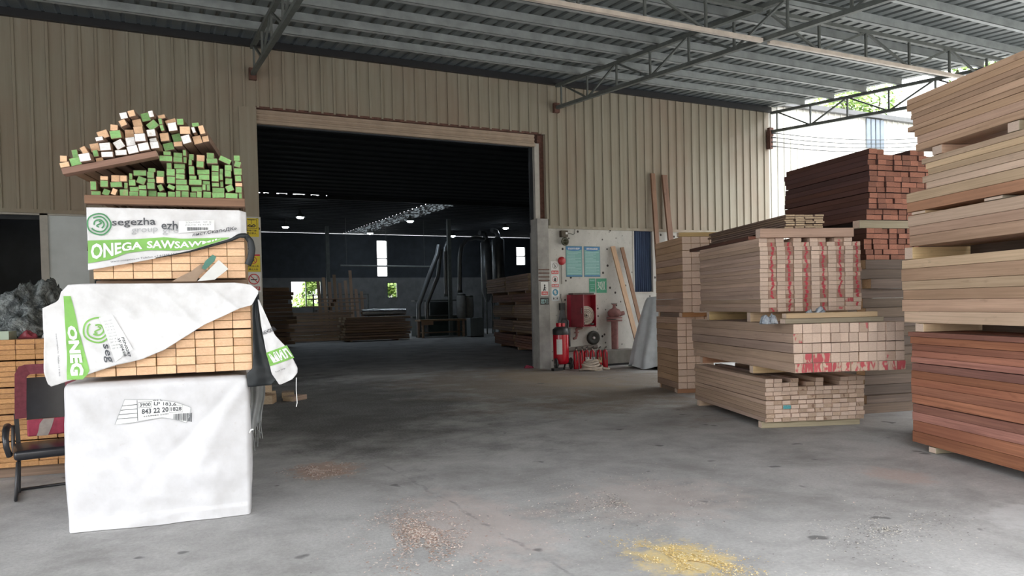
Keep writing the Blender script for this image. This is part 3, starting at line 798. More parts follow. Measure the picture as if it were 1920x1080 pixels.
def split_tris(vs, fs, mx):
    vs = [tuple(v) for v in vs]; out = []; st = [tuple(f) for f in fs]; mid = {}
    def m(a, b):
        k = (min(a, b), max(a, b))
        if k not in mid:
            mid[k] = len(vs); vs.append(((vs[a][0] + vs[b][0]) / 2, (vs[a][1] + vs[b][1]) / 2))
        return mid[k]
    while st:
        a, b, c_ = st.pop()
        d = [math.hypot(vs[p][0] - vs[q][0], vs[p][1] - vs[q][1]) for p, q in ((a, b), (b, c_), (c_, a))]
        k = d.index(max(d))
        if d[k] <= mx: out.append((a, b, c_)); continue
        if k == 0: q = m(a, b); st += [(a, q, c_), (q, b, c_)]
        elif k == 1: q = m(b, c_); st += [(a, b, q), (a, q, c_)]
        else: q = m(c_, a); st += [(a, b, q), (q, b, c_)]
    return vs, out
def strip2d(path, w, closed=False):
    """a line of width w as 2D triangles"""
    n = len(path); vs, fs = [], []
    for i, (x, y) in enumerate(path):
        a = path[(i - 1) % n] if closed or i > 0 else path[i]; b = path[(i + 1) % n] if closed or i < n - 1 else path[i]
        dx, dy = b[0] - a[0], b[1] - a[1]; l = math.hypot(dx, dy) or 1
        vs += [(x - dy / l * w / 2, y + dx / l * w / 2), (x + dy / l * w / 2, y - dx / l * w / 2)]
    for i in range(n if closed else n - 1):
        a, b = 2 * i, 2 * ((i + 1) % n); fs += [(a, a + 1, b + 1), (a, b + 1, b)]
    return vs, fs
def poly2d(p): return list(p), [(0, i, i + 1) for i in range(1, len(p) - 1)]
class Print:
    """flat printing laid on a cloth surface surf(u, z) -> v; one mesh"""
    def __init__(s, surf): s.surf = surf; s.b = MB()
    def add(s, vs, fs, mi, off=.004, mx=.03):
        vs, fs = split_tris(vs, fs, mx)
        s.b.add([(u, s.surf(u, z) - off, z) for u, z in vs], fs, mi); return s
    def text(s, body, quad, mi, off=.007, bold=.02, mx=.03):
        """quad: 4 corners (bottom-left, bottom-right, top-right, top-left) that the text box is stretched to"""
        vs, fs = text_fit(body, bold)
        A, B, C, D = quad
        f = lambda x, y: tuple(A[i] * (1 - x) * (1 - y) + B[i] * x * (1 - y) + C[i] * x * y + D[i] * (1 - x) * y for i in (0, 1))
        return s.add([f(x, y) for x, y in vs], fs, mi, off, mx)
    def band(s, body, x0, x1, lo, hi, mi, off=.007, bold=.02):
        vs, fs = text_fit(body, bold)
        vs, fs = split_tris(vs, fs, .04)
        return s.add([(x0 + (x1 - x0) * x, lo(x0 + (x1 - x0) * x) * (1 - y) + hi(x0 + (x1 - x0) * x) * y) for x, y in vs], fs, mi, off)
    def logo(s, cx, cz, r, mi, rot=0.):
        for k, rr in enumerate((1., .72, .42)):
            a0, a1 = [(0, 360), (-150, 130), (-60, 190)][k]
            pts = []
            for i in range(37):
                a = RAD(a0 + (a1 - a0) * i / 36) + rot
                q = rr * r * (1 + .02 * math.cos(5 * (a - rot)))
                pts.append((cx + q * math.cos(a), cz + q * math.sin(a)))
            s.add(*strip2d(pts[:-1] if k == 0 else pts, r * .13, k == 0), mi, .005)
        pts = [(cx + r * .2 * math.sin(q * 3.1) * (1 if q < 1 else 1), cz + r * (.28 - .28 * q)) for q in [i / 6 for i in range(13)]]
        return s.add(*strip2d(pts, r * .12), mi, .005)
    def build(s, name, mats, parent): return s.b.build(name, mats, parent)

def cloth(nu, nt, f, mat, name, parent, thick=.003):
    """f(i/nu, j/nt) -> point"""
    vs = [f(i / nu, j / nt) for j in range(nt + 1) for i in range(nu + 1)]
    fs = [(j * (nu + 1) + i, j * (nu + 1) + i + 1, (j + 1) * (nu + 1) + i + 1, (j + 1) * (nu + 1) + i) for j in range(nt) for i in range(nu)]
    o = mesh_obj(name, vs, fs, mat, parent, smooth=True)
    if thick:
        m = o.modifiers.new('thickness', 'SOLIDIFY'); m.thickness = thick; m.offset = 1
    return o

# ---- lowest pack: wrapped all round in white woven plastic
pk = tag(L.empty('wrapped_timber_pack', 0, 0, 0), 'white wrapped timber pack on the floor with a torn open paper label', 'timber pack')
PW, PH, PD = 1.185, 1.035, 2.6
def p1v(u, z):
    """how far the front of the wrapping stands out at (u, z)"""
    e = math.sin(math.pi * min(1, max(0, u / PW))) ** .5 * math.sin(math.pi * min(1, max(0, (z + .12) / (PH + .16)))) ** .5
    w = .026 * fbm(u * 1.6, z * 1.3, 2.1) + .011 * ridge(u * 2.2 + z * 1.7, z * 1.2 - u * .9, 5.)
    w += .010 * ridge(u * 1.1, z * 6.5, 1.3) * (.4 + .6 * max(0, .5 - z) * 2)
    zf = .070 + .016 * u
    if z < zf: w += .013 + .012 * (zf - z) / .07
    # creases running down from the upper corners
    for cu, cz, sx in ((PW, PH, -1), (0, PH, 1)):
        dx, dz = (u - cu) * sx, cz - z
        if dx > 0 and dz > 0: w += .022 * math.exp(-((dx - .55 * dz) / .06) ** 2) * math.exp(-dz * 2.2) - .02 * math.exp(-((dx - .95 * dz) / .05) ** 2) * math.exp(-dz * 2.5)
    return -.012 - .03 * e - 1.5 * w * (.45 + .55 * e)
def wrap_pt(s_, z):
    # s_: 0..1 left side, 1..2 front, 2..3 right side
    k = 1 - .006 * max(0, .6 - z)
    if s_ < 1:
        v = PD * (1 - s_) ** 2; return (-.004 + .012 * fbm(v * 2, z * 2, 8.) - .012 * math.sin(math.pi * z / PH), v, z)
    if s_ <= 2:
        u = (s_ - 1) * PW; return (u * k, p1v(u, z) if .0 < u < PW else -.012, z)
    v = PD * (s_ - 2) ** 2; return (PW * k + .012 * fbm(v * 2, z * 2, 3.) + .012 * math.sin(math.pi * z / PH), v, z)
ss = [i / 14 for i in range(14)] + [1 + i / 90 for i in range(91)] + [2 + (i + 1) / 14 for i in range(14)]
zsn = [PH * j / 80 for j in range(81)]
vs = []
for z in zsn:
    for s_ in ss:
        x, y, zz = wrap_pt(s_, z)
        q = max(0, (z - PH + .05) / .05)
        if 1 <= s_ <= 2: y += .03 * q * q
        x += (.02 if s_ <= 1 else -.02 if s_ >= 2 else 0) * q * q
        if z == 0 and 1 <= s_ <= 2: zz = .004
        vs.append((x, y, max(.004, zz - .012 * q)))
n = len(ss)
fs = [(j * n + i, j * n + i + 1, (j + 1) * n + i + 1, (j + 1) * n + i) for j in range(80) for i in range(n - 1)]
b0 = len(vs)      # lid
for r_ in range(1, 7):
    for i in range(n):
        x, y, z = vs[80 * n + i]; k = r_ / 6
        vs.append((x + (PW / 2 - x) * k, y + (1.3 - y) * k, PH - .012 + .004 * math.sin(k * 3) + .004 * fbm(x * 4, y * 4, k)))
for r_ in range(6):
    a = 80 * n if r_ == 0 else b0 + (r_ - 1) * n; b_ = b0 + r_ * n
    fs += [(a + i, a + i + 1, b_ + i + 1, b_ + i) for i in range(n - 1)]
mesh_obj('wrapping', vs, fs, M_WRAP, pk, smooth=True)
lb = [(.307, .727), (.373, .899), (.594, .881), (.698, .859), (.795, .815), (.786, .761), (.764, .709), (.690, .738), (.608, .758), (.487, .744), (.41, .733)]
pr = Print(p1v)
cx_ = (.55, .80)
pv = [cx_] + lb
pr.add(pv, [(0, i, i + 1) for i in range(1, len(lb))] + [(0, len(lb), 1)], 0, .005)
pr.add(*strip2d(lb, .006, True), 2, .008)
for k in range(4):
    z0 = .765 + .03 * k; x0 = .322 + .0115 * k
    pr.add(*strip2d([(x0, z0), (.452, z0 + .004)], .004), 1, .008)
pr.add(*strip2d([(.452, .745), (.450, .888)], .004), 1, .008)
pr.text('3900', [(.466, .840), (.536, .842), (.536, .868), (.466, .866)], 1)
pr.add(*strip2d([(.459, .834), (.543, .836), (.543, .874), (.459, .872)], .003, True), 1, .008)
pr.text('LP 183,6', [(.556, .842), (.700, .829), (.700, .856), (.556, .870)], 1)
pr.text('84 L', [(.552, .874), (.612, .872), (.612, .886), (.552, .888)], 1)
pr.text('843 22 20', [(.478, .789), (.650, .794), (.650, .830), (.478, .825)], 1, bold=.03)
pr.text('1828', [(.664, .798), (.734, .796), (.734, .824), (.664, .826)], 1)
pr.add(*strip2d([(.655, .789), (.742, .786), (.742, .834), (.655, .837)], .002, True), 1, .008)
pr.text('5159084 2500', [(.49, .768), (.65, .776), (.65, .785), (.49, .777)], 1)
x = .68
for k in range(17):
    w_ = rng.choice([.0022, .004, .006]); pr.add(*poly2d([(x, .737 - (x - .68) * .2), (x + w_, .737 - (x - .68) * .2), (x + w_, .776), (x, .776)]), 1, .008); x += w_ + rng.choice([.0025, .004])
pr.build('paper_label', [M_PWHITE, M_PDARK, M_PGREY], pk)
# seams of the weave and a tie
MB().tube([(PW + .002, p1v(PW - .02, .55) - .0, .60), (PW + .012, -.03, .62), (PW + .03, -.035, .625)], .006, 6).build('tie_knot', M_PWHITE, pk)
def fgrey(a, t_):
    z = .96 - t_ * (.42 - .10 * a * a); u = 1.19 + .012 * math.sin(t_ * 5) + a * (.11 - .012 * t_)
    return (u, .35 + .03 * math.sin(a * 9 + t_ * 2) + .1 * a, z)
cloth(12, 14, fgrey, M_GREYCLOTH, 'loose_side_cloth', pk)
fr_ = MB()
for k in range(9):
    a = k / 8; x, y, z = fgrey(a, 1.); fr_.tube([(x, y, z + .01), (x + J(.01), y, z - .05), (x + J(.02), y + .01, z - rng.uniform(.08, .17))], .0025, 5)
fr_.build('fringe', M_GREYCLOTH, pk)

# ---- second pack: pale boards half under a slipped white cover
Z2 = 1.062
for r in range(10):
    for k in range(9):
        zz = Z2 + .0605 * r + .030 + (.008 if r > 4 else 0)
        f_ = -.022 + J(.018) + (.014 if k > 6 else 0)
        board('spruce_board', L, .065 + .1285 * (k + .5) + J(.0004), f_, zz, .1262, 2.5, .0590, 'peach_side', 'peach_end',
              f'pale spruce board of the middle pack, {nth(k + 1)} from the left in the {nth(r + 1)} row up', 'board', 'boards of the middle pack')
Z2T = Z2 + .0605 * 10 + .008
cv = tag(L.empty('pack_cover', 0, 0, Z2), 'slipped white plastic cover with a green stripe over the middle pack', 'cover')
T_TOP = [(-.099, 1.546), (-.02, 1.585), (.001, 1.605), (.012, 1.654), (.055, 1.703), (.21, 1.708), (.62, 1.706), (1.116, 1.706), (1.226, 1.69), (1.277, 1.645)]
T_BOT = [(-.099, 1.12), (-.075, 1.04), (-.055, 1.02), (.048, 1.051), (.18, 1.096), (.337, 1.145), (.5, 1.179), (.639, 1.237), (.781, 1.328), (.908, 1.409), (1.036, 1.467), (1.147, 1.519), (1.229, 1.541), (1.277, 1.627)]
def c2v(u, z):
    w = .028 * fbm(u * 2.2, z * 2.2, 4.4) + .022 * ridge(u * 2.6 + z * 3.4, z * 1.1 - u * .6, 9.) * min(1, max(0, (u + .1) * 3))
    w += .012 * ridge(u * 5 + z * 6, (z - u) * .7, 2.)
    d = lerp_tab(u, T_BOT); k = (z - d)
    return -.052 - .02 * math.exp(-(k / .12) ** 2) - w - .03 * max(0, .03 - u) * 4
def f2c(a, t_):
    u = -.099 + a * 1.376; zt, zb_ = lerp_tab(u, T_TOP), lerp_tab(u, T_BOT)
    if t_ < .25:
        q = 1 - t_ / .25; zz = zt + (min(zt, 1.6785) - zt) * min(1, q * 6) + .001
        return (u, c2v(u, zt) + q * (1.25 if u > .03 else .25) * (1. if u < 1.2 else .4), zz - Z2 - (.03 * q if u < .02 else 0))
    z = zt + (zb_ - zt) * (t_ - .25) / .75
    return (u, c2v(u, z), z - Z2)
cloth(160, 84, f2c, M_COVER, 'cover_sheet', cv)
class Print2(Print):
    def add(s, vs, fs, mi, off=.004, mx=.03):
        vs, fs = split_tris(vs, fs, mx)
        s.b.add([(u, s.surf(u, z) - off, z - Z2) for u, z in vs], fs, mi); return s
pr = Print2(c2v)
sl = lambda z: lerp_tab(z, [(1.05, .034), (1.624, .028)]); sr = lambda z: lerp_tab(z, [(1.105, .172), (1.3, .128), (1.634, .070)])
zz_ = [1.058 + i * .0284 for i in range(21)]
vs = [(x, min(z, lerp_tab(x, T_TOP) - .004)) for z in zz_ for x in (sl(z), (sl(z) + sr(z)) / 2, sr(z) if z > 1.1 else .17 - .9 * (1.1 - z))]
fs = []
for i in range(20):
    for k in range(2):
        a = i * 3 + k; fs += [(a, a + 1, a + 4), (a, a + 4, a + 3)]
pr.add(vs, fs, 0, .004)
def down(z0, z1, l0, l1, r0, r1):  # text reading downward, its top toward +u
    return [(l0, z0), (l1, z1), (r1, z1), (r0, z0)]
pr.text('ONEG', down(1.425, 1.085, .040, .056, .096, .140), 1, .008, .05)
pr.logo(.225, 1.39, .085, 0, RAD(-75))
pr.add(*poly2d([(.235, 1.475), (.318, 1.492), (.44, 1.25), (.335, 1.17)]), 1, .009)
pr.text('seg', down(1.292, 1.165, .246, .262, .288, .318), 2, .012, .012)
for k, (b_, zz0, zz1, uu) in enumerate([('P5N0287', 1.335, 1.20, .368), ('W 504/00', 1.33, 1.205, .342)]):
    pr.text(b_, down(zz0, zz1, uu, uu + .045, uu + .018, uu + .063), 2, .012, .02)
for k in range(10):
    zz0 = 1.455 - .021 * k; uu = .262 + .006 * k
    pr.text(rng.choice(['22x100', 'SF 4-5', '3.982', '1170', 'N 41']), [(uu, zz0 - .012), (uu + .05, zz0 - .004), (uu + .05, zz0 + .006), (uu, zz0 - .002)], 3, .012, .01)
pr.text('www.onegales.ru  Telefon +7 81839', down(1.375, 1.085, -.030, -.016, -.020, -.004), 2, .008, .0)
pr.build('printing', [M_PGREEN, M_PWHITE, M_PDARK, M_PGREY], cv)
# black inner side hanging at the right corner, and the loose flap
BL = [(.94, 1.187), (1.035, 1.178), (1.08, 1.222), (1.27, 1.230), (1.52, 1.236), (1.64, 1.262)]
BR = [(.94, 1.345), (1.01, 1.418), (1.11, 1.342), (1.27, 1.308), (1.43, 1.284), (1.64, 1.282)]
def fb(a, t_):
    z = 1.64 - t_ * .70; l, r = lerp_tab(z, BL), lerp_tab(z, BR)
    u = l + (r - l) * a
    return (u, -.048 - .012 * math.sin(a * 7 + z * 6) - .012 * fbm(u * 9, z * 7, 3) + .05 * a, z - Z2)
cloth(16, 40, fb, M_LINER, 'black_lining', cv)
FL = [(.945, 1.405), (1.03, 1.354), (1.21, 1.318), (1.38, 1.292), (1.58, 1.272)]
FR_ = [(.945, 1.42), (.975, 1.50), (1.02, 1.540), (1.06, 1.543), (1.205, 1.477), (1.315, 1.385), (1.58, 1.279)]
def flv(u, z): return -.055 + .22 * (u - 1.27) + .015 * fbm(u * 8, z * 8, 7) + .008 * ridge(u * 12, z * 9, 1)
def ff(a, t_):
    z = 1.58 - t_ * .635; l, r = lerp_tab(z, FL), lerp_tab(z, FR_); u = l + (r - l) * a
    return (u, flv(u, z), z - Z2)
cloth(18, 40, ff, M_COVER, 'hanging_flap', cv)
pr = Print2(flv)
pr.add(*poly2d([(1.345, 1.085), (1.520, 1.138), (1.468, 1.235), (1.318, 1.186)]), 0, .006)
pr.text('JIMO'[::-1] if False else 'МИЛ', [(1.368, 1.108), (1.508, 1.150), (1.462, 1.216), (1.334, 1.176)], 1, .011, .04)
pr.text('НЕЖСКИЙ', [(1.305, 1.318), (1.400, 1.352), (1.372, 1.384), (1.296, 1.350)], 2, .009, .02)
pr.text('Russia  Onega', [(1.385, 1.032), (1.455, 1.058), (1.450, 1.070), (1.38, 1.044)], 2, .009, .0)
pr.build('flap_printing', [M_PGREEN, M_PWHITE, M_PDARK], cv)
MB().tube([(1.53, -.02, .99 - Z2), (1.527, -.02, .9 - Z2), (1.531, -.018, .80 - Z2), (1.524, -.02, .77 - Z2)], .003, 5).build('loose_thread', M_PWHITE, cv)

# ---- rubbish on the middle pack
def sheet(name, pts, v0, tilt, mat, label, cat, th=.006):
    b = MB(); n = len(pts)
    cx_ = sum(p[0] for p in pts) / n; cz_ = min(p[1] for p in pts)
    f_ = lambda p: (p[0] - cx_, tilt * (p[1] - cz_), p[1] - cz_)
    A = [f_(p) for p in pts]; B_ = [(x, y + th, z) for x, y, z in A]
    b.add(A + B_, [tuple(range(n))[::-1], tuple(range(n, 2 * n))] + [(i, (i + 1) % n, n + (i + 1) % n, n + i) for i in range(n)])
    o = b.build(name, mat); o.location = L.pt(cx_, v0, cz_); o.rotation_euler = (0, 0, -L.a)
    return tag(o, label, cat)
ZC = 1.728
for v_ in (.12, 1.34, 2.2):
    bearer(L, .2, v_, Z2T + .0165, 1.0, ['dark bearer on the middle pack below the upper pack, near end', 'dark bearer below the upper pack, middle', 'dark bearer below the upper pack, far end'][(.12, 1.34, 2.2).index(v_)], .09, .042, 'grey_brown')
sheet('board_scrap', [(.872, 1.716), (.985, 1.726), (1.078, 1.802), (1.068, 1.815), (1.015, 1.868)], -.14, .18, M_CARDW, 'torn white board scrap leaning against the upper pack', 'scrap')
sheet('film_scrap', [(.90, 1.81), (.925, 1.80), (.985, 1.86), (.998, 1.892), (.975, 1.908), (.925, 1.862)], -.100, .14, M_TEAL, 'dark green film scrap behind the torn white board', 'scrap')
sheet('cardboard_scrap', [(.70, 1.717), (.862, 1.717), (.885, 1.762), (.93, 1.80), (.90, 1.845), (.83, 1.79), (.74, 1.742)], -.09, .10, M_CARD, 'torn brown cardboard scrap left of the white board', 'scrap')

# ---- upper pack: orange boards under a printed cover
Z3 = 1.741
for r in range(9):
    for k in range(8):
        board('spruce_board', L, .198 + (k + .5) * .1243 + J(.0002), .0 + J(.006), Z3 + .0538 * (r + .5), .1229, 2.4, .0525, 'peach_side', 'peach_end',
              f'spruce board of the upper wrapped pack, {nth(k + 1)} from the left in the {nth(r + 1)} row up', 'board', 'boards of the upper wrapped pack')
Z3T = Z3 + .485
cv = tag(L.empty('pack_cover', 0, 0, Z3), 'white printed plastic cover with a green band under the green-ended sticks', 'cover')
B3 = [(.178, 1.802), (.384, 1.839), (.623, 1.887), (.834, 1.934), (.978, 1.98), (1.125, 2.03), (1.195, 2.046), (1.21, 2.06)]
def c3v(u, z):
    w = .010 * fbm(u * 3, z * 3, 1.7) + .010 * ridge(u * 2.5 - z * 3, z * 2 + u, 4.) + .010 * math.exp(-((z - 2.205) / .03) ** 2) * fbm(u * 7, z * 5, 8, 2)
    d = z - lerp_tab(u, B3)
    return -.030 - w - .015 * math.exp(-(d / .06) ** 2)
def f3(a, t_):
    u = .176 + 1.032 * a; zt = Z3T + .008 - .02 * max(0, a - .95) * 20 * .5; zb_ = lerp_tab(u, B3)
    if t_ < .15:
        q = 1 - t_ / .15; return (u, c3v(u, zt) + q * .9, zt - Z3 + .006)
    z = zt + (zb_ - zt) * (t_ - .15) / .85
    return (u, c3v(u, z) + (.03 * max(0, a - .96) * 25), z - Z3)
cloth(150, 80, f3, M_COVER, 'cover_sheet', cv)
class Print3(Print):
    def add(s, vs, fs, mi, off=.004, mx=.03):
        vs, fs = split_tris(vs, fs, mx)
        s.b.add([(u, s.surf(u, z) - off - .005, z - Z3) for u, z in vs], fs, mi); return s
pr = Print3(c3v)
GT = [(.178, 2.005), (.456, 2.017), (.662, 2.033), (.766, 2.022), (1.09, 2.034)]
GB = [(.178, 1.848), (.318, 1.876), (.42, 1.921), (.556, 1.94), (.729, 1.937), (.852, 1.949), (.978, 1.990), (1.09, 2.030)]
us = [.178 + i * .0228 for i in range(41)]
vs = [(u, lerp_tab(u, g)) for u in us for g in (GB, GT)]; fs = []
for i in range(40): fs += [(2 * i, 2 * i + 2, 2 * i + 3), (2 * i, 2 * i + 3, 2 * i + 1)]
pr.add(vs, fs, 0, .004)
lo = lambda u: lerp_tab(u, GB) + .014 + .012 * max(0, .6 - u); hi = lambda u: lerp_tab(u, GT) - .020
pr.band('ONEGA', .196, .515, lo, hi, 1, .008, .03)
pr.band('SAWSAWMIL', .545, 1.03, lambda u: max(lo(u), lerp_tab(u, GB) + .012), lambda u: max(hi(u), lo(u) + .012), 1, .008, .03)
pr.logo(.252, 2.118, .072, 4)
pr.text('segezha', [(.332, 2.094), (.606, 2.104), (.606, 2.172), (.332, 2.158)], 2, .008, .012)
pr.text('group', [(.452, 2.046), (.618, 2.060), (.618, 2.102), (.452, 2.090)], 3, .008, .0)
pr.text('ezh', [(.642, 2.090), (.748, 2.080), (.748, 2.150), (.642, 2.146)], 2, .008, .012)
pr.text('gro', [(.648, 2.046), (.756, 2.052), (.756, 2.094), (.648, 2.090)], 3, .008, .0)
pr.add(*poly2d([(.752, 2.062), (.988, 2.085), (.992, 2.158), (.756, 2.146)]), 1, .009)
x = .81
for k in range(24):
    w_ = rng.choice([.002, .0035, .005]); pr.add(*poly2d([(x, 2.078 + (x - .8) * .06), (x + w_, 2.078 + (x - .8) * .06), (x + w_, 2.104), (x, 2.104)]), 2, .012); x += w_ + rng.choice([.002, .003])
for k, b_ in enumerate(['PACK N 4107', '22x100  SF 5']):
    pr.text(b_, [(.80, 2.112 + .019 * k), (.97, 2.120 + .017 * k), (.97, 2.131 + .017 * k), (.80, 2.124 + .019 * k)], 3, .012, .01)
pr.text('лист.Скап«ДК»', [(.840, 2.036), (1.140, 2.085), (1.144, 2.118), (.842, 2.062)], 2, .012, .02)
pr.text('www.onegales.ru Telefon +7 81839 11 1', [(.318, 1.850), (.740, 1.905), (.738, 1.922), (.316, 1.864)], 2, .008, .0)
pr.build('printing', [M_PGREEN, M_PWHITE, M_PDARK, M_PGREY, M_PGREEN2], cv)
# black lining along the lower edge and round the right corner
EB = [(.60, 1.885), (.834, 1.934), (.978, 1.98), (1.10, 2.02), (1.16, 2.05), (1.205, 2.05), (1.235, 2.01), (1.245, 1.95), (1.232, 1.88), (1.21, 1.835)]
def fe(a, t_):
    i = a * (len(EB) - 1); k = min(int(i), len(EB) - 2); q = i - k
    u = EB[k][0] * (1 - q) + EB[k + 1][0] * q; z = EB[k][1] * (1 - q) + EB[k + 1][1] * q
    w_ = .006 + .042 * min(1, a * 1.4)
    tx, tz = EB[k + 1][0] - EB[k][0], EB[k + 1][1] - EB[k][1]; l = math.hypot(tx, tz)
    return (u + (-tz / l) * -w_ * (t_ - .45) * 1.0, -.052 - .012 * math.sin(t_ * 3) - .006 * math.sin(a * 17) + (.0 if a < .6 else .01), z + (tx / l) * -w_ * (t_ - .45) - Z3)
cloth(48, 6, fe, M_LINER, 'black_lining', cv)

# ---- bearer and the sticks with painted ends
ZG = Z3T + .028
board('bearer', L, .172, -.03, ZG + .032, .09, 1.03, .058, 'brown_post', 'pale_end', 'brown plank lying crosswise under the green-ended sticks, near end', 'bearer', None, cross=True)
board('bearer', L, .18, 1.6, ZG + .032, .09, 1.02, .058, 'brown_post', 'pale_end', 'brown plank lying crosswise under the green-ended sticks, far end', 'bearer', None, cross=True)
ZG += .064
def skyline(width, limit, sizes, seed, tries=60, rot=.05):
    R = random.Random(seed); dx = .003; n = int(width / dx); H = [0.] * n; out = []
    fails = 0
    while fails < tries:
        w, h = R.choice(sizes); th = R.gauss(0, rot)
        if R.random() < .12: th += R.choice([-1, 1]) * R.uniform(.1, .45)
        bw = w * abs(math.cos(th)) + h * abs(math.sin(th)) + .0015; bh = w * abs(math.sin(th)) + h * abs(math.cos(th)) + .0012
        m = max(1, math.ceil(bw / dx)); best = None
        for i in range(0, n - m + 1):
            t_ = max(H[i:i + m])
            gap = sum(t_ - q for q in H[i:i + m]) / m
            if t_ + bh <= limit((i + m / 2) * dx) and (best is None or t_ + gap * 1.5 < best[0] - 1e-9): best = (t_ + gap * 1.5, i, t_)
        if best is None: fails += 1; continue
        _, i, t_ = best
        H[i:i + m] = [t_ + bh] * m
        out.append((i * dx + bw / 2, t_ + bh / 2, w - .0005, h - .0005, th))
    return out
SZ = [(.074, .038), (.038, .062), (.050, .046), (.034, .046), (.024, .044), (.085, .040), (.056, .05), (.05, .03), (.045, .045), (.06, .036)]
pack = skyline(1.0, lambda x: min(.356, .345 - max(0, .62 - x) * .15) if x > .47 else .118 + .245 * x, SZ, 5, tries=140, rot=.03)
def where(x, z, pack_, w0=1.0):
    """row and column words for the labels"""
    row = sum(1 for q in pack_ if q[1] < z - .0001 and abs(q[0] - x) < .03) + 1
    return row
pack.sort(key=lambda q: (round(q[1] / .05), q[0]))
rows_ = {}
for q in pack: rows_.setdefault(round(q[1] / .05), []).append(q)
for ri, rk in enumerate(sorted(rows_)):
    for ki, (x, z, w, h, th) in enumerate(sorted(rows_[rk])):
        p_ = .16 if x < .45 else .03
        e = 'peach_end' if rng.random() < p_ else 'green_end'
        wd_ = 'raw-ended' if e == 'peach_end' else 'green-ended'
        board('square_stick', L, .198 + x, J(.03) - .005, ZG + z, w, 2.1 + J(.05), h, 'stick_side', e,
              f'{wd_} square stick of the green heap, {nth(ki + 1)} from the left, {nth(ri + 1)} row up', 'stick', 'sticks of the green-ended heap', roll=th)
TH = math.atan(.255)
B0 = (.055, ZG + .105)
bd = board('slanted_beam', L, B0[0], -.075, B0[1] + .036, .10, .60, .042, 'brown_post', 'pale_end', 'brown beam lying aslant between the green-ended sticks and the loose sticks', 'beam', None, cross=True, pitch=TH)
LT = [(0, .10), (.12, .13), (.25, .18), (.36, .26), (.5, .31), (.66, .27), (.8, .20), (.92, .14), (1.0, .08)]
pack = skyline(.97, lambda x: lerp_tab(x, LT), SZ + [(.07, .055)] * 4 + [(.06, .06)] * 4, 23, tries=140, rot=.08)
pack.sort(key=lambda q: (round(q[1] / .055), q[0]))
rows_ = {}
for q in pack: rows_.setdefault(round(q[1] / .055), []).append(q)
L2 = Fr(L.x, L.y, 10.5)
nrm = .036 + .024
for ri, rk in enumerate(sorted(rows_)):
    for ki, (s_, n__, w, h, th) in enumerate(sorted(rows_[rk])):
        if .26 < s_ < .66 and n__ < .15 and rng.random() < .93: e = 'white_end'
        else: e = rng.choices(['white_end', 'peach_end', 'green_end'], [.24, .46, .30])[0]
        wd_ = {'white_end': 'white-ended', 'peach_end': 'raw-ended', 'green_end': 'green-ended'}[e]
        u = B0[0] + s_ * math.cos(TH) - (n__ + .026) * math.sin(TH); z = B0[1] + .036 + s_ * math.sin(TH) + (n__ + .026) * math.cos(TH)
        v_ = -.10 + J(.05) + (-.03 if e == 'white_end' else .04)
        p = L.pt(u, 0, z)
        # depth along the stick's own direction
        o = board('loose_stick', L, u, 0, z, w, 1.9 + J(.2), h, 'stick_side', e,
                  f'{wd_} loose stick above the slanted beam, {nth(ki + 1)} from the left in the {nth(ri + 1)} layer up', 'stick', 'loose sticks on top of the slanted beam', roll=-TH + th)
        o.rotation_mode = 'YXZ'; o.rotation_euler[2] = -L2.a; o.rotation_euler[0] = .024
        o.location = p + Vector((L2.v[0], L2.v[1], .024)) * v_
# brown sheet and grey tarpaulin hanging behind the left side
o = cloth(10, 18, lambda a, t_: (.02 + a * (.09 + .02 * t_) - .03 * t_ + .012 * math.sin(a * 8), .40 + .25 * a, -t_ * (.34 - .12 * a)), plain('dark_brown_cloth', (.075, .05, .045), .8, 0, .2), 'brown_sheet', None, .004)
o.location = L.pt(.045, .3, 2.33); o.rotation_euler = (0, 0, -L.a); tag(o, 'dark brown cloth sheet hanging from the left side of the green-ended heap', 'sheet')

# ---- low stack of orange boards behind the chair, with plastic heaps on it
O = Fr(-1.62, 8.20, 7.0)
bearer(O, 0, .1, 0, 1.3, 'bearer under the stack of orange boards, near end', .1, .095, 'grey_brown')
bearer(O, 0, 1.7, 0, 1.3, 'bearer under the stack of orange boards, far end', .1, .095, 'grey_brown')
z = .10
for r in range(1, 25):
    if r in (6, 11, 16, 21): z += .012
    for k in range(8):
        board('orange_board', O, .02 + k * .157 + .078 + J(.0012), J(.012), z + .0235, .153, 2.0, .0455, 'orange_side', 'orange_end',
              f'orange board behind the chair, {nth(k + 1)} from the left in the {nth(r)} row up', 'board', 'orange boards behind the chair')
    z += .0472
ZO = z
t = NT('dirty_plastic_sheeting'); n_ = t.noise(t.coord(), 7, 5, .7, 1.2); t.bump(t.noise(t.coord(), 14, 4, .7, 1.5), .8, .05); M_DIRTY = t.done(t.mix(t.mr(n_, .42, .6), (.05, .06, .062), (.27, .30, .30)), .2, 0, .7)
t = NT('black_green_plastic'); n_ = t.noise(t.coord(), 8, 4, .7, 1.2); t.bump(t.noise(t.coord(), 14, 4, .7, 1.5), .8, .05); M_BGP = t.done(t.mix(t.mr(n_, .45, .6), (.010, .016, .015), (.15, .18, .17)), .2, 0, .7)
crumple('plastic_sheeting', O, .40, .86, ZO, .50, .50, .62, M_DIRTY, 'heap of dirty grey plastic sheeting on the orange boards', 1.3, 'plastic sheeting', 60, 1.1)
crumple('plastic_sheeting', O, 1.0, 1.92, ZO, .46, .36, .92, M_BGP, 'dark crumpled plastic sheeting under the milky window half', 5.9, 'plastic sheeting', 60, 1.2)
crumple('cardboard_piece', O, 1.1, .72, ZO, .10, .10, .40, M_CARD, 'brown crumpled cardboard piece beside the white cover corner', 9.2, 'cardboard', 16, .8)
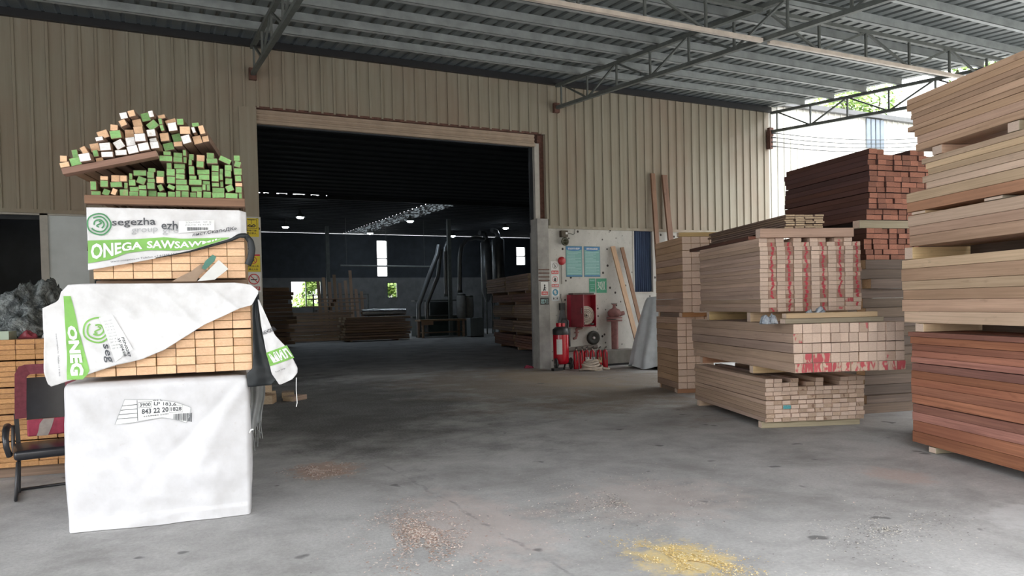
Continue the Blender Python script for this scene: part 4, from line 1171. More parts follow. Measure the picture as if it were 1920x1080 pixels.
crumple('plastic_wrapper', O, .56, .16, ZO, .085, .07, .085, plain('red_wrapper_film', (.30, .06, .08), .35, 0, .4, 12), 'crumpled red wrapper on the front edge of the orange boards', 2.2, 'wrapper', 20)
crumple('plastic_wrapper', O, .74, .16, ZO, .075, .07, .075, plain('white_wrapper_film', (.62, .62, .62), .35, 0, .2, 12), 'crumpled white wrapper right of the red one on the orange boards', 6.2, 'wrapper', 20)
ty = tag(O.empty('shallow_tray', .28, .13, ZO), 'pale green shallow tray on the front edge of the orange boards', 'tray')
MB().box(-.16, .16, -.12, .12, 0, .008).build('tray_floor', plain('pale_green_plastic', (.35, .42, .33), .5), ty)
MB().box(-.16, .16, -.12, -.112, .008, .075).box(-.16, .16, .112, .12, .008, .075).box(-.16, -.152, -.112, .112, .008, .075).box(.152, .16, -.112, .112, .008, .075).build('tray_rim', plain('pale_green_rim', (.35, .42, .33), .5), ty)

# ---- office chair
CH = tag(empty('office_chair', (-.80, 7.33, 0), RAD(9)), 'black cantilever office chair with a red-framed back beside the white pack', 'chair')
M_CB = plain('black_vinyl', (.018, .018, .022), .32, 0, .2, 10); M_CR = plain('maroon_mesh', (.20, .045, .065), .75, 0, .2, 30)
M_CRED = plain('red_fabric', (.36, .05, .09), .8, 0, .2, 20); M_TUBE = plain('black_tube', (.02, .02, .022), .35, 0, .1); M_PATCH = plain('grey_patch', (.40, .35, .32), .8, 0, .2, 12)
def rbox(x0, x1, y0, y1, z0, z1, bev, name, mat, parent):
    o = MB().box(x0, x1, y0, y1, z0, z1).build(name, mat, parent); m = o.modifiers.new('round', 'BEVEL'); m.width = bev; m.segments = 4
    o.data.polygons.foreach_set('use_smooth', [True] * len(o.data.polygons)); return o
rbox(-.26, .26, -.26, .24, .335, .415, .03, 'seat', M_CB, CH)
bk = MB()
bkp = lambda x, z: .25 + .10 * (z - .45) + .05 * (x / .25) ** 2 * -1
outer = [(-.235, .62), (-.235, .70), (-.225, 1.00), (-.195, 1.06), (-.15, 1.075), (.15, 1.075), (.195, 1.06), (.225, 1.0), (.235, .70), (.235, .62)]
inner = [(-.15, .62), (-.15, .70), (-.14, .965), (-.125, .985), (-.11, .99), (.11, .99), (.125, .985), (.14, .965), (.15, .70), (.15, .62)]
n = len(outer)
vs = [(x, bkp(x, z) - .014, z) for x, z in outer] + [(x, bkp(x, z) - .014, z) for x, z in inner] + [(x, bkp(x, z) + .014, z) for x, z in outer] + [(x, bkp(x, z) + .014, z) for x, z in inner]
fs = []
for i in range(n - 1):
    fs += [(i, i + 1, n + i + 1, n + i), (2 * n + i, 3 * n + i, 3 * n + i + 1, 2 * n + i + 1), (i, 2 * n + i, 2 * n + i + 1, i + 1), (n + i, n + i + 1, 3 * n + i + 1, 3 * n + i)]
bk.add(vs, fs).build('back_frame', M_CR, CH)
b = MB(); vs = []
for zz in [.60 + i * .04 for i in range(10)]:
    for xx in [-.152 + k * .038 for k in range(9)]: vs.append((xx, bkp(xx, zz), zz))
b.add(vs, [(r * 9 + k, r * 9 + k + 1, r * 9 + 10 + k, r * 9 + 9 + k) for r in range(9) for k in range(8)], 0, True)
b.build('back_mesh', M_CB, CH)
rbox(-.15, .20, .225, .262, .455, .60, .015, 'lumbar_pad', M_CRED, CH)
o = MB().add([(-.085, .2215, .458), (.0, .2215, .455), (.03, .2215, .53), (.05, .2215, .60), (-.03, .2215, .602), (-.06, .2215, .56), (-.07, .2215, .50)], [(0, 1, 2, 3, 4, 5, 6)]).build('worn_patch', M_PATCH, CH); tag(o, 'pale grey worn patch on the red pad')
MB().bar((-.215, .262, .38), (-.225, .275, .66), .035, .02).bar((.215, .262, .38), (.225, .275, .66), .035, .02).build('back_bracket', M_TUBE, CH)
for s_ in (-1, 1):
    x = s_ * .285
    MB().tube([(x, -.20, .375), (x + s_ * .02, -.225, .45), (x + s_ * .025, -.215, .52), (x + s_ * .02, -.15, .575), (x + s_ * .01, -.03, .595), (x, .10, .58), (x, .19, .575)], [.024, .022, .024, .026, .026, .024, .02], 10).build('armrest', M_CB, CH)
    MB().tube([(s_ * .25, .20, .57), (s_ * .255, .215, .40), (s_ * .25, .16, .34)], .014, 8).build('arm_post', M_TUBE, CH)
sl_ = []
for s_ in (-1, 1):
    MB().tube([(s_ * .20, .12, .333), (s_ * .22, -.16, .328), (s_ * .235, -.205, .315), (s_ * .255, -.245, .06), (s_ * .258, -.24, .022), (s_ * .255, -.20, .013), (s_ * .235, .20, .013)], .0125, 10).build('leg', M_TUBE, CH)
    MB().tube([(s_ * .215, .06, .33), (s_ * .225, .10, .013)], .011, 8).build('rear_leg', M_TUBE, CH)
MB().tube([(-.235, .20, .013), (-.22, .225, .013), (.22, .225, .013), (.235, .20, .013)], .0125, 10).build('floor_bar', M_TUBE, CH)
# ================================================================== THINGS AT THE FRONT WALL
FW = YW - .001
def signboard(name, x0, x1, z0, z1, y, mat, label, th=.004, cat='sign'):
    o = empty(name, ((x0 + x1) / 2, y, (z0 + z1) / 2)); tag(o, label, cat)
    MB().box(-(x1 - x0) / 2, (x1 - x0) / 2, -th, 0, -(z1 - z0) / 2, (z1 - z0) / 2).build('panel', mat, o)
    return o
def flat(parent, name, shapes, mats, y=-.0055):
    b = MB()
    for vs, fs, mi in shapes: b.add([(x, y - .0006 * mi, z) for x, z in vs], fs, mi)
    return b.build(name, mats, parent)
def txt(body, x0, x1, z0, z1, mi, bold=.02):
    vs, fs = text_fit(body, bold); return ([(x0 + (x1 - x0) * x, z0 + (z1 - z0) * y) for x, y in vs], fs, mi)
def rect(x0, x1, z0, z1, mi): return ([(x0, z0), (x1, z0), (x1, z1), (x0, z1)], [(0, 1, 2, 3)], mi)
def ring(cx, cz, r, w, mi, n=32): return (*strip2d([(cx + r * math.cos(2 * math.pi * i / n), cz + r * math.sin(2 * math.pi * i / n)) for i in range(n)], w, True), mi)
def disc(cx, cz, r, mi, n=28): return (*poly2d([(cx + r * math.cos(2 * math.pi * i / n), cz + r * math.sin(2 * math.pi * i / n)) for i in range(n)]), mi)
def line(p, w, mi): return (*strip2d(p, w), mi)
C_ = lambda n, c, r=.45: plain(n, c, r, 0, .06, 20)
M_YEL = C_('sign_yellow', (.72, .56, .02)); M_SRED = C_('sign_red', (.55, .05, .05)); M_SWH = C_('sign_white', (.68, .68, .66)); M_SBK = C_('sign_black', (.02, .02, .02))
M_SBL = C_('sign_blue', (.05, .24, .36)); M_SGR = C_('sign_green', (.02, .24, .13)); M_AQUA = C_('poster_aqua', (.16, .36, .33)); M_PBLUE = C_('poster_blue', (.03, .16, .36)); M_PLINE = C_('poster_lines', (.30, .50, .50)); M_PDK = C_('poster_border', (.05, .16, .20))

# left door pillar: three signs one below the other
YP = YW - .036
sg = signboard('warning_sign', 1.68, 1.945, 2.94, 3.33 - .03, YP, M_YEL, 'yellow lifting warning sign, topmost on the left door pillar')
flat(sg, 'pictogram', [rect(-.105, .105, -.02, .16, 0), rect(-.095, .095, -.01, .15, 1), line([(0, .15), (0, .07)], .008, 2), line([(-.06, .15), (.06, .15)], .012, 2), line([(-.075, .02), (-.03, .055), (.0, .03), (.045, .06), (.075, .025)], .024, 2), line([(-.05, .015), (.06, .015)], .02, 2),
                          txt('吊物下面', -.09, .09, -.075, -.04, 2), txt('禁止站人', -.09, .09, -.13, -.09, 2)], [M_SBK, M_YEL, M_SBK])
sg = signboard('prohibition_sign', 1.69, 1.955, 2.26, 2.60, YP, M_YEL, 'yellow prohibition sign with red header in the middle of the left door pillar')
flat(sg, 'header', [rect(-.13, .13, .135, .17, 0)], [M_SRED]); 
flat(sg, 'pictogram', [ring(0, .055, .065, .014, 0), line([(-.045, .1), (.045, .01)], .013, 0), line([(-.035, .065), (-.01, .045), (.03, .065)], .014, 1), line([(-.025, .035), (.02, .04)], .012, 1), txt('非工作人员', -.10, .10, -.085, -.045, 1), txt('禁止入内', -.085, .085, -.145, -.105, 1)], [M_SRED, M_SBK])
sg = signboard('no_smoking_sign', 1.70, 1.96, 1.86, 2.25, YP, M_SWH, 'white no smoking sign, lowest on the left door pillar')
flat(sg, 'pictogram', [ring(0, .06, .095, .02, 0), line([(-.065, .125), (.065, -.005)], .018, 0), line([(-.06, .05), (.06, .05)], .02, 1), line([(.05, .065), (.07, .09), (.05, .11)], .008, 1), rect(-.11, .11, -.16, -.085, 0), txt('禁止吸烟', -.09, .09, -.148, -.098, 2)], [M_SRED, M_SBK, M_SWH], -.0055)

# white wall right of the door: three round signs, an alarm bell, posters
col = [('fire_warning_sign', 2.20, 2.51, 'white sign with dark flame ring, topmost of the three beside the alarm bell', 0),
       ('prohibition_sign', 1.89, 2.195, 'white sign with red hand ring, middle of the three left of the posters', 1),
       ('mask_sign', 1.58, 1.875, 'white sign with a blue head disc, lowest of the three left of the posters', 2)]
for nm, z0, z1, lab, k in col:
    sg = signboard(nm, 8.485, 8.695, z0, z1, FW, M_SWH, lab)
    if k == 0: flat(sg, 'pictogram', [ring(0, .05, .066, .008, 1), line([(-.04, .09), (.04, .01)], .008, 1), line([(0, .0), (-.02, .04), (.0, .085), (.02, .045), (.0, .0)], .01, 1), rect(-.095, .095, -.145, -.065, 0), txt('禁止烟火', -.08, .08, -.128, -.08, 2)], [M_SRED, M_SBK, M_SWH])
    if k == 1: flat(sg, 'pictogram', [ring(0, .045, .07, .011, 0), line([(-.012, .0), (-.012, .085)], .014, 1), line([(.006, .0), (.006, .08)], .014, 1), line([(.022, .01), (.024, .065)], .012, 1), line([(-.035, .045), (-.02, .01), (.02, .0)], .018, 1), rect(-.095, .095, -.14, -.07, 0), txt('禁止触摸', -.08, .08, -.128, -.08, 2)], [M_SRED, M_SBK, M_SWH])
    if k == 2: flat(sg, 'pictogram', [disc(0, .05, .078, 0), disc(-.006, .065, .034, 1), line([(-.02, .02), (.03, .035)], .04, 1), rect(-.095, .095, -.135, -.055, 2), rect(-.088, .088, -.128, -.062, 3), txt('戴口罩', -.07, .07, -.122, -.068, 4)], [M_SBL, M_SWH, M_SBL, M_SWH, M_SBK])
be = tag(empty('alarm_bell', (8.775, FW, 2.52)), 'red round alarm bell on the white wall left of the posters', 'bell')
Mx = Matrix.Rotation(RAD(90), 4, 'X')
MB().lathe([(.10, 0), (.10, .02), (.092, .045), (.06, .062), (.012, .068)], 28, M=Mx).build('bell_dome', C_('bell_red', (.42, .03, .035), .3), be)
MB().box(-.012, .012, -.02, -.0, -.55, -.1).build('conduit', M_FRAME, be)
si = tag(empty('siren', (8.82, FW, 3.08)), 'dark round siren under the ledge with a white tag', 'siren')
MB().lathe([(.03, 0), (.03, .05), (.095, .09), (.10, .12), (.085, .13), (.02, .06)], 24, o=(0, 0, 0), M=Matrix.Translation((0, 0, -.11)) @ Mx).build('horn', C_('siren_olive', (.05, .05, .025), .4), si)
MB().box(-.085, .085, -.11, 0, .0, .15).build('housing', C_('siren_brown', (.06, .045, .025), .5), si)
MB().box(.02, .075, -.114, -.11, .06, .11).build('tag', M_SWH, si)
MB().tube([(.085, -.03, .09), (.22, -.02, .09), (.28, -.015, .06), (.33, -.01, .10), (.34, -.01, .22)], .006, 5).build('cable', M_SBK, si)
for x0, x1, tt, lab in ((8.895, 9.345, '安全操作规程', 'aqua safety poster, left one of the pair beside the bell'), (9.40, 9.855, '消防安全制度', 'aqua safety poster, right one of the pair')):
    sg = signboard('safety_poster', x0, x1, 2.14, 2.875, FW, M_PDK, lab, cat='poster')
    w = (x1 - x0) / 2
    sh = [rect(-w + .012, w - .012, -.325, .355, 0), (*poly2d([(-w + .012, .355), (-w + .012, .285), (-w * .6, .262), (0, .252), (w * .6, .262), (w - .012, .285), (w - .012, .355)]), 1), txt(tt, -w * .72, w * .72, .282, .332, 2)]
    R = random.Random(x0)
    for k in range(15):
        z = .225 - .036 * k; ind = R.choice([0, 0, .02]); sh.append(rect(-w + .035 + ind, w - .035 - R.choice([0, .0, .08, .16]), z - .009, z + .004, 3))
    sh.append(rect(-w + .012, w - .012, -.355, -.33, 1))
    flat(sg, 'printed_sheet', sh, [M_AQUA, M_PBLUE, M_SWH, M_PLINE])
sg = signboard('exit_instruction_sign', 9.53, 9.705, 1.75, 2.10, FW, M_SGR, 'narrow green notice left of the green footprint sign')
flat(sg, 'lettering', [txt('安全出口', -.072, .072, .11, .15, 0), rect(-.075, .075, .02, .028, 0), rect(-.05, .06, -.03, -.022, 0), rect(-.05, .04, -.07, -.062, 0), rect(-.078, .078, -.165, -.145, 0)], [M_PLINE])
sg = signboard('green_arrow_sign', 9.735, 10.03, 1.75, 2.10, FW, M_SGR, 'square green sign with white running mark and arcs')
flat(sg, 'pictogram', [line([(-.115, .085), (-.07, .085), (-.095, .01), (-.06, -.03), (-.115, -.085)], .014, 0), line([(-.03, .09), (-.05, .0), (-.02, -.09)], .014, 0)] +
     [line([(.02 + .042 * k + .03 * math.cos(a), .095 * math.sin(a) * 1.05) for a in [math.pi / 2 + math.pi * i / 10 for i in range(11)]], .014, 0) for k in range(3)], [M_SWH])
# signs on the concrete door pillar
sg = signboard('cleaning_sign', 8.19, 8.385, 1.70, 2.02, YW - .031, M_SWH, 'white sign with a black figure on the grey door pillar')
flat(sg, 'pictogram', [disc(0, .085, .022, 0), line([(0, .06), (-.01, .0), (-.03, -.04)], .03, 0), line([(-.01, .0), (.03, -.035)], .022, 0), line([(.0, .045), (.04, .015)], .014, 0), rect(-.085, .085, -.14, -.06, 1), txt('注意安全', -.07, .07, -.122, -.078, 2)], [M_SBK, M_SRED, M_SWH])
sg = signboard('area_sign', 8.165, 8.395, 1.49, 1.655, YW - .031, M_SBK, 'small black area sign below the figure sign on the grey pillar')
flat(sg, 'lettering', [txt('区域', -.09, .09, -.055, .05, 0, .03)], [M_PLINE])
for k, z in enumerate((2.30, 2.22, 2.13, 2.05)):
    tag(MB().box(8.135, 8.425, YW - .036, YW - .031, z, z + .022).build('pillar_strap', M_RUST), f'brown strap mark on the grey door pillar, {nth(k + 1)} from the top', 'strap')

# fire hose cabinet
hc = tag(empty('hose_cabinet', (9.24, FW, .95)), 'open red fire hose cabinet on the white wall', 'cabinet')
M_CABR = plain('cabinet_red', (.40, .025, .05), .4, 0, .2, 5); M_CABD = plain('cabinet_dark_red', (.20, .02, .03), .5, 0, .2, 5)
MB().box(-.34, .34, -.21, 0, 0, .012).box(-.34, .34, -.21, 0, .748, .76).box(-.34, -.328, -.21, 0, .012, .748).box(.328, .34, -.21, 0, .012, .748).box(-.328, .328, -.012, 0, .012, .748).build('cabinet_body', M_CABR, hc)
o = MB().box(0, .34, -.018, 0, 0, .76).build('cabinet_door', M_CABD, hc); o.location = (-.345, -.21, 0); o.rotation_euler = (0, 0, RAD(-62))
MB().tube([(.30, -.02, .32), (.30, -.045, .33), (.30, -.045, .43), (.30, -.02, .44)], .007, 6).build('door_handle', M_STEEL, o)
MB().box(-.30, .28, -.225, -.015, .762, .80).build('dusty_lid', plain('dusty_top', (.10, .085, .075), .9, 0, .3, 20), hc)
hr = tag(empty('hose_roll', (9.34, FW - .115, 1.215)), 'rolled canvas fire hose hanging in the red cabinet', 'hose')
M_CANV = plain('canvas_hose', (.44, .37, .31), .9, 0, .2, 20)
for k in range(5):
    r = .225 - .042 * k
    MB().lathe([(r - .032, -.042), (r - .002, -.045), (r, -.02), (r, .02), (r - .002, .045), (r - .032, .042)], 30, M=Mx).build('hose_turn', M_CANV, hr)
MB().lathe([(.04, -.05), (.045, .06), (.03, .09), (.018, .12)], 16, M=Matrix.Translation((-.12, -.02, -.18)) @ Mx).build('nozzle', M_SBK, hr)
MB().tube([(.1, -.05, -.2), (.14, -.07, -.22), (.17, -.075, -.19)], .022, 8).build('coupling', M_STEEL, hr)
vp = tag(empty('valve_pipe', (8.98, FW - .08, .80)), 'dusty pink bent pipe under the hose cabinet', 'pipe')
M_PINK = plain('faded_red_paint', (.27, .13, .12), .8, 0, .25, 10)
MB().tube([(.28, 0, .115), (.14, 0, .105), (.13, 0, .10), (.13, 0, -.06), (.10, 0, -.12), (.04, -.0, -.13)], .03, 10).build('bent_pipe', M_PINK, vp)
MB().lathe([(.055, -.01), (.055, .02)], 16, o=(.13, 0, .01)).build('flange', M_PINK, vp)
rb = tag(empty('reel', (9.60, FW, .665)), 'black cable reel disc on the white wall above the extinguishers', 'reel')
MB().lathe([(.06, 0), (.165, .0), (.17, .03), (.165, .07), (.12, .075), (.055, .05)], 32, M=Mx).build('rim', C_('reel_dark', (.03, .03, .025), .5), rb)
MB().lathe([(.03, .0), (.03, .08), (.02, .085)], 16, M=Mx).build('hub', M_SWH, rb)
hv = tag(empty('hydrant_valve', (10.15, FW - .14, 0)), 'dusty red standpipe with a flanged hydrant valve', 'hydrant')
MB().tube([(0, 0, .38), (0, 0, 1.05)], .085, 16).build('standpipe', M_PINK, hv)
MB().lathe([(.19, 1.05), (.19, 1.09)], 24).lathe([(.19, 1.115), (.19, 1.155)], 24).build('flange', M_PINK, hv)
MB().lathe([(.10, 1.155), (.155, 1.20), (.165, 1.28), (.12, 1.34), (.05, 1.37), (.03, 1.44), (.06, 1.455), (.065, 1.47)], 24).build('valve_body', M_PINK, hv)
MB().tube([(.07 * math.cos(a), .07 * math.sin(a), 1.485) for a in [i * math.pi / 8 for i in range(16)]], .009, 6, closed=True).bar((-.07, 0, 1.485), (.07, 0, 1.485), .012).build('handwheel', M_STEEL, hv)
MB().tube([(.15, 0, 1.22), (.27, -.01, 1.25)], [.06, .05], 14).build('outlet', M_PINK, hv)
th_ = tag(empty('concrete_trough', (10.15, FW - .21, 0)), 'grey concrete trough at the foot of the hydrant', 'trough')
MB().box(-.45, .45, -.20, .20, .05, .37).build('trough_body', plain('trough_concrete', (.25, .235, .21), .9, 0, .2, 4), th_); MB().box(-.42, .42, -.18, .18, 0, .05).build('trough_foot', M_BLACK, th_)
tag(MB().tube([(8.72, FW - .075, .40), (9.2, FW - .08, .43), (9.66, FW - .085, .455)], .055, 12).build('wall_pipe', plain('dusty_pipe', (.17, .15, .13), .9, 0, .2, 8)), 'dusty horizontal pipe behind the small extinguishers', 'pipe')
hb = tag(empty('hanging_bag', (8.74, FW, 1.02)), 'grey work bag hanging on the wall left of the hose cabinet', 'bag')
b = MB(); b.lathe([(.02, .36), (.06, .33), (.085, .2), (.12, .05), (.13, -.08), (.10, -.17), (.04, -.2)], 18, M=Matrix.Translation((0, -.065, 0)) @ Matrix.Diagonal((1, .45, 1, 1)))
b.build('bag_body', plain('grey_bag_cloth', (.10, .105, .11), .8, 0, .3, 8), hb); MB().box(-.07, .06, -.09, -.02, .335, .50).build('collar', M_SBK, hb)
MB().tube([(0, -.05, .5), (-.01, -.02, .62), (0, -.005, .72)], .006, 5).build('cord', M_SBK, hb)

# wheeled extinguisher
we = tag(empty('wheeled_extinguisher', (8.40, 14.70, 0), RAD(8)), 'large red wheeled fire extinguisher beside the grey door pillar', 'fire extinguisher')
M_FER = plain('extinguisher_red', (.42, .008, .02), .22, 0, .06, 6)
MB().lathe([(.13, .13), (.175, .17), (.18, .22), (.18, .80), (.16, .88), (.09, .93)], 32).build('cylinder', M_FER, we)
MB().lathe([(.182, .80), (.186, .82), (.186, .92), (.13, .97), (.05, .985)], 32).build('collar', M_SBK, we)
MB().box(-.09, -.02, -.05, .05, .985, 1.07).box(.03, .10, -.04, .05, .985, 1.06).build('valve_cap', M_FER, we)
MB().tube([(.10, .10, .85), (.12, .13, 1.06), (.16, .13, 1.15), (.24, .10, 1.15), (.27, .06, 1.10), (.24, .04, .95)], .022, 10).build('push_handle', M_SBK, we)
MB().tube([(.19, .0, .62), (.225, -.03, .80), (.22, -.05, .93), (.20, -.06, .70), (.21, -.05, .52)], .028, 10).build('hose', M_SBK, we)
MB().box(-.001, .001, -.001, .001, .5, .501).build('pin', M_SBK, we) if False else None
lw = MB(); pts = [(.1815 * math.cos(a), .1815 * math.sin(a)) for a in [RAD(200 + 6 * i) for i in range(8)]]
vs = [(x, y, z) for z in (.36, .70) for x, y in pts]; lw.add(vs, [(i, i + 1, 8 + i + 1, 8 + i) for i in range(7)]).build('white_label', M_SWH, we)
for s_ in (-1, 1):
    w_ = empty('wheel', (.20 * s_ + .04, .02, .135), 0) if False else None
    wx = .215 * s_ + .02
    o = MB().lathe([(.06, -.022), (.12, -.024), (.135, -.015), (.135, .015), (.12, .024), (.06, .022)], 28, M=Matrix.Translation((wx, -.06, .135)) @ (Matrix.Rotation(RAD(68), 4, 'Z') @ Mx)).build('wheel', M_SBK, we)
    hb_ = MB().lathe([(.015, -.03), (.022, -.03), (.022, .03), (.015, .03)], 14, M=Matrix.Translation((wx, -.06, .135)) @ (Matrix.Rotation(RAD(68), 4, 'Z') @ Mx))
    for k in range(5):
        a = 2 * math.pi * k / 5; R = Matrix.Translation((wx, -.06, .135)) @ (Matrix.Rotation(RAD(68), 4, 'Z') @ Mx)
        p, q = R @ Vector((.018 * math.cos(a), .018 * math.sin(a), .012)), R @ Vector((.064 * math.cos(a), .064 * math.sin(a), .012)); hb_.bar(p, q, .022, .012)
    hb_.build('wheel_hub', C_('wheel_grey', (.35, .33, .31), .5), o)
MB().tube([(-.20, -.06, .135), (.24, -.06, .135)], .014, 8).bar((-.10, -.04, .16), (-.28, -.16, .03), .04).bar((.1, -.04, .16), (-.05, -.16, .03), .03).box(-.36, -.10, -.20, -.10, .0, .06).build('carriage', M_SBK, we)

# six small extinguishers in a row
tints = [0, 0, 1, 1, 1, 0]
xs_ = [8.735, 8.858, 8.981, 9.104, 9.227, 9.350]
labs = ['small red extinguisher standing next to the wheeled one, first of the row', 'small red extinguisher, second of the row beside the wheeled one', 'small red extinguisher with a white label left of the hose coil middle',
        'small red extinguisher with a white label right behind the coil', 'small red extinguisher with a tan label at the right of the coil', 'small red extinguisher at the right end of the row']
for i, (x, k, lab) in enumerate(zip(xs_, tints, labs)):
    y = 14.60 - .055 * i + (.05 if i in (2, 3) else 0)
    e = tag(empty('fire_extinguisher', (x, y, 0), RAD(-90)), lab, 'fire extinguisher', 'row of small extinguishers')
    MB().lathe([(.045, 0), (.0595, .008), (.06, .02), (.06, .36), (.052, .40), (.028, .425), (.018, .435)], 24).build('cylinder', M_FER, e)
    MB().lathe([(.016, .435), (.018, .46), (.014, .47)], 12).build('valve', C_('valve_brass', (.5, .45, .38), .35), e)
    MB().bar((-.015, 0, .465), (.085, -.01, .485), .016, .012).bar((-.01, 0, .48), (.08, -.01, .515), .016, .008).build('lever', M_SBK, e)
    MB().tube([(.01, -.015, .455), (.055, -.04, .44), (.068, -.035, .34), (.066, -.02, .20)], .009, 8).build('hose', M_SBK, e)
    if k:
        pts = [(.0606 * math.cos(a), .0606 * math.sin(a)) for a in [RAD(305 + 10 * q) for q in range(12)]]
        MB().add([(px_, py_, z) for z in (.14, .27) for px_, py_ in pts], [(q, q + 1, 12 + q + 1, 12 + q) for q in range(11)]).build('label', M_SWH if i < 4 else C_('tan_label', (.5, .36, .2)), e)
fh = tag(empty('coiled_hose', (8.80, 14.05, 0)), 'flat coiled canvas fire hose on the floor before the extinguishers', 'hose')
for k in range(5):
    pts = []; rr = .27 - .03 * k
    for q in range(28):
        a = 2 * math.pi * q / 28; pts.append((rr * math.cos(a) * (1 - .03 * k) + .03 * math.sin(k * 2.1), rr * .62 * math.sin(a) + .02 * math.cos(k * 1.7), .03 + .045 * k + .02 * math.sin(a * 2 + k)))
    MB().tube(pts, .028, 8, closed=True).build('hose_turn', M_CANV, fh)
MB().tube([(.24, -.1, .05), (.33, -.14, .03), (.40, -.10, .03)], .026, 8).build('hose_end', M_CANV, fh)

# two slanting boards leaning on the wall, two tall brown posts, tarpaulin heap
def lean(name, p, q, w, th, mat, label):
    p, q = Vector(p), Vector(q); l = (q - p).length; t = (q - p).normalized()
    me = board_mesh(w, round(l, 3), th, mat, 'pale_end', 0)
    o = bpy.data.objects.new(name, me); y = t; x = Vector((1, 0, 0)); x = (x - y * x.dot(y)).normalized(); z = x.cross(y)
    m = Matrix.Identity(4)
    for i in range(3): m[i][0] = x[i]; m[i][1] = y[i]; m[i][2] = z[i]; m[i][3] = p[i]
    o.matrix_world = m; link(o); return tag(o, label, 'board')
lean('leaning_board', (10.42, 14.62, .40) if False else (10.60, 14.60, .01), (10.19, 15.19, 2.88), .13, .035, 'plank_tan', 'tan board leaning on the white wall, left of the two beside the hydrant')
lean('leaning_board', (10.86, 14.66, .01), (10.46, 15.19, 2.86), .10, .03, 'brown_post', 'brown board leaning on the white wall, right of the two beside the hydrant')
lean('tall_post', (9.62, 11.35, 2.0) if False else (11.44, 14.86, .01), (11.40, 15.16, 4.72), .12, .06, 'brown_post', 'tall slim brown post against the cladding, left of the two')
lean('tall_post', (11.96, 14.80, .01), (11.76, 15.16, 4.70), .15, .06, 'brown_post', 'tall broad brown post against the cladding, right of the two')
t = NT('grey_white_tarpaulin'); n_ = t.noise(t.coord(), 3, 5, .6); M_TARP = t.done(t.mix(t.mr(n_, .35, .7), (.70, .74, .78), (.52, .56, .59)), .6)
tp = tag(empty('tarpaulin_cover', (10.46, 13.72, 0)), 'pale grey tarpaulin draped over a bulky object beside the leaning boards', 'tarpaulin')
b = MB(); nr, na = 28, 72; vs = []
for j in range(nr + 1):
    t_ = j / nr; z = 1.60 * (1 - max(0, (t_ - .22) / .78)); rr = (.36 * min(1, t_ / .22) if t_ < .22 else .36 + .34 * ((t_ - .22) / .78) ** .8)
    for i in range(na):
        a = 2 * math.pi * i / na; q = max(0, (t_ - .2) / .8)
        fold = 1 + (.015 + .05 * q) * math.sin(a * 9 + 2 * math.sin(a * 2)) + .06 * NZ.noise(Vector((math.cos(a) * 2, math.sin(a) * 2, t_ * 2)))
        vs.append((rr * fold * math.cos(a) + .10 * (1 - t_), rr * fold * math.sin(a), max(.006, z + .05 * NZ.noise(Vector((rr * math.cos(a) * 4, rr * math.sin(a) * 4, 1))) * (1 - q) + (.05 + .04 * math.sin(a * 5)) * q * (1 if j == nr else 0))))
fs = [(j * na + i, (j + 1) * na + i, (j + 1) * na + (i + 1) % na, j * na + (i + 1) % na) for j in range(nr) for i in range(na)]
b.add(vs, fs, 0, True).build('cover', M_TARP, tp)
MB().box(-.18, .3, -.2, .2, .0, 1.3).build('covered_load', M_BLACK, tp)

# bracket, cables and light vent at the right end of the wall
br = tag(empty('cable_bracket', (15.36, FW - .02, 5.62)), 'dark bracket box on the wall corner carrying four cables', 'bracket')
MB().box(-.05, .05, -.14, 0, 0, .48).build('bracket_box', M_RUST, br); 
for k, z in enumerate((.06, .18, .30, .42)): MB().tube([(0, -.14, z), (.12, -.17, z)], .02, 8).build('insulator', M_SBK, br)
for k, z in enumerate((5.68, 5.80, 5.92, 6.04)):
    pts = [(15.48 + 7.5 * t_, YW - .19, z + .52 * t_ ** 1.3 - .10 * math.sin(math.pi * t_)) for t_ in [i / 14 for i in range(15)]]
    tag(MB().tube(pts, .012, 5).build('cable', M_SBK), f'black cable along the sunlit wall, {nth(4 - k)} from the top', 'cable', 'cables along the sunlit wall')
lv = tag(empty('vent_panel', (19.64, YW - .066, 6.45)), 'pale blue ribbed translucent panel high in the bright wall', 'panel')
M_LV = plain('pale_blue_grey_sheet', (.16, .19, .22), .5, 0, .1)
for k in range(4): MB().box(-.40 + .2 * k, -.25 + .2 * k, -.03, 0, -.5, .36).build('strip', M_LV, lv)
# ================================================================== INSIDE THE WORKSHOP
I1 = Fr(10.42, 19.55, 11.4)
packs = [(.09, .50, 5, 'gloom_red', 0), (.60, .98, 5, 'gloom', .15), (1.07, 1.50, 6, 'gloom', .05), (1.60, 1.86, 3, 'gloom_red', .2), (1.96, 2.50, 7, 'plank_tan', 1.2)]
PN = ['lowest', 'second', 'third', 'fourth', 'topmost']
zprev = 0
for pi_, (z0, z1, nl, sd, v0) in enumerate(packs):
    for q, v_ in enumerate((v0 + .35, v0 + 2.6, v0 + 5.0)):
        board('bearer', I1, .05, v_, (zprev + z0) / 2, .1, 1.0, z0 - zprev - .006, 'gloom', 'pale_end', f'bearer under the {PN[pi_]} pack inside right of the doorway, {nth(q + 1)} from the door', 'bearer', None, cross=True)
    h = (z1 - z0) / nl
    for r in range(nl):
        for s_ in range(2):
            for d in range(2):
                board('rough_board', I1, .22 + d * .46 + J(.03), v0 + s_ * 3.0 + rng.uniform(.0, .06), z0 + h * (r + .5), .38, 2.9, h - .008, sd, 'lath_end',
                      f'rough board inside the doorway, {nth(r + 1)} up in the {PN[pi_]} pack, {["near", "far"][s_]} {["aisle", "wall"][d]} side', 'board', 'rough boards inside right of the doorway')
    zprev = z1 + .002
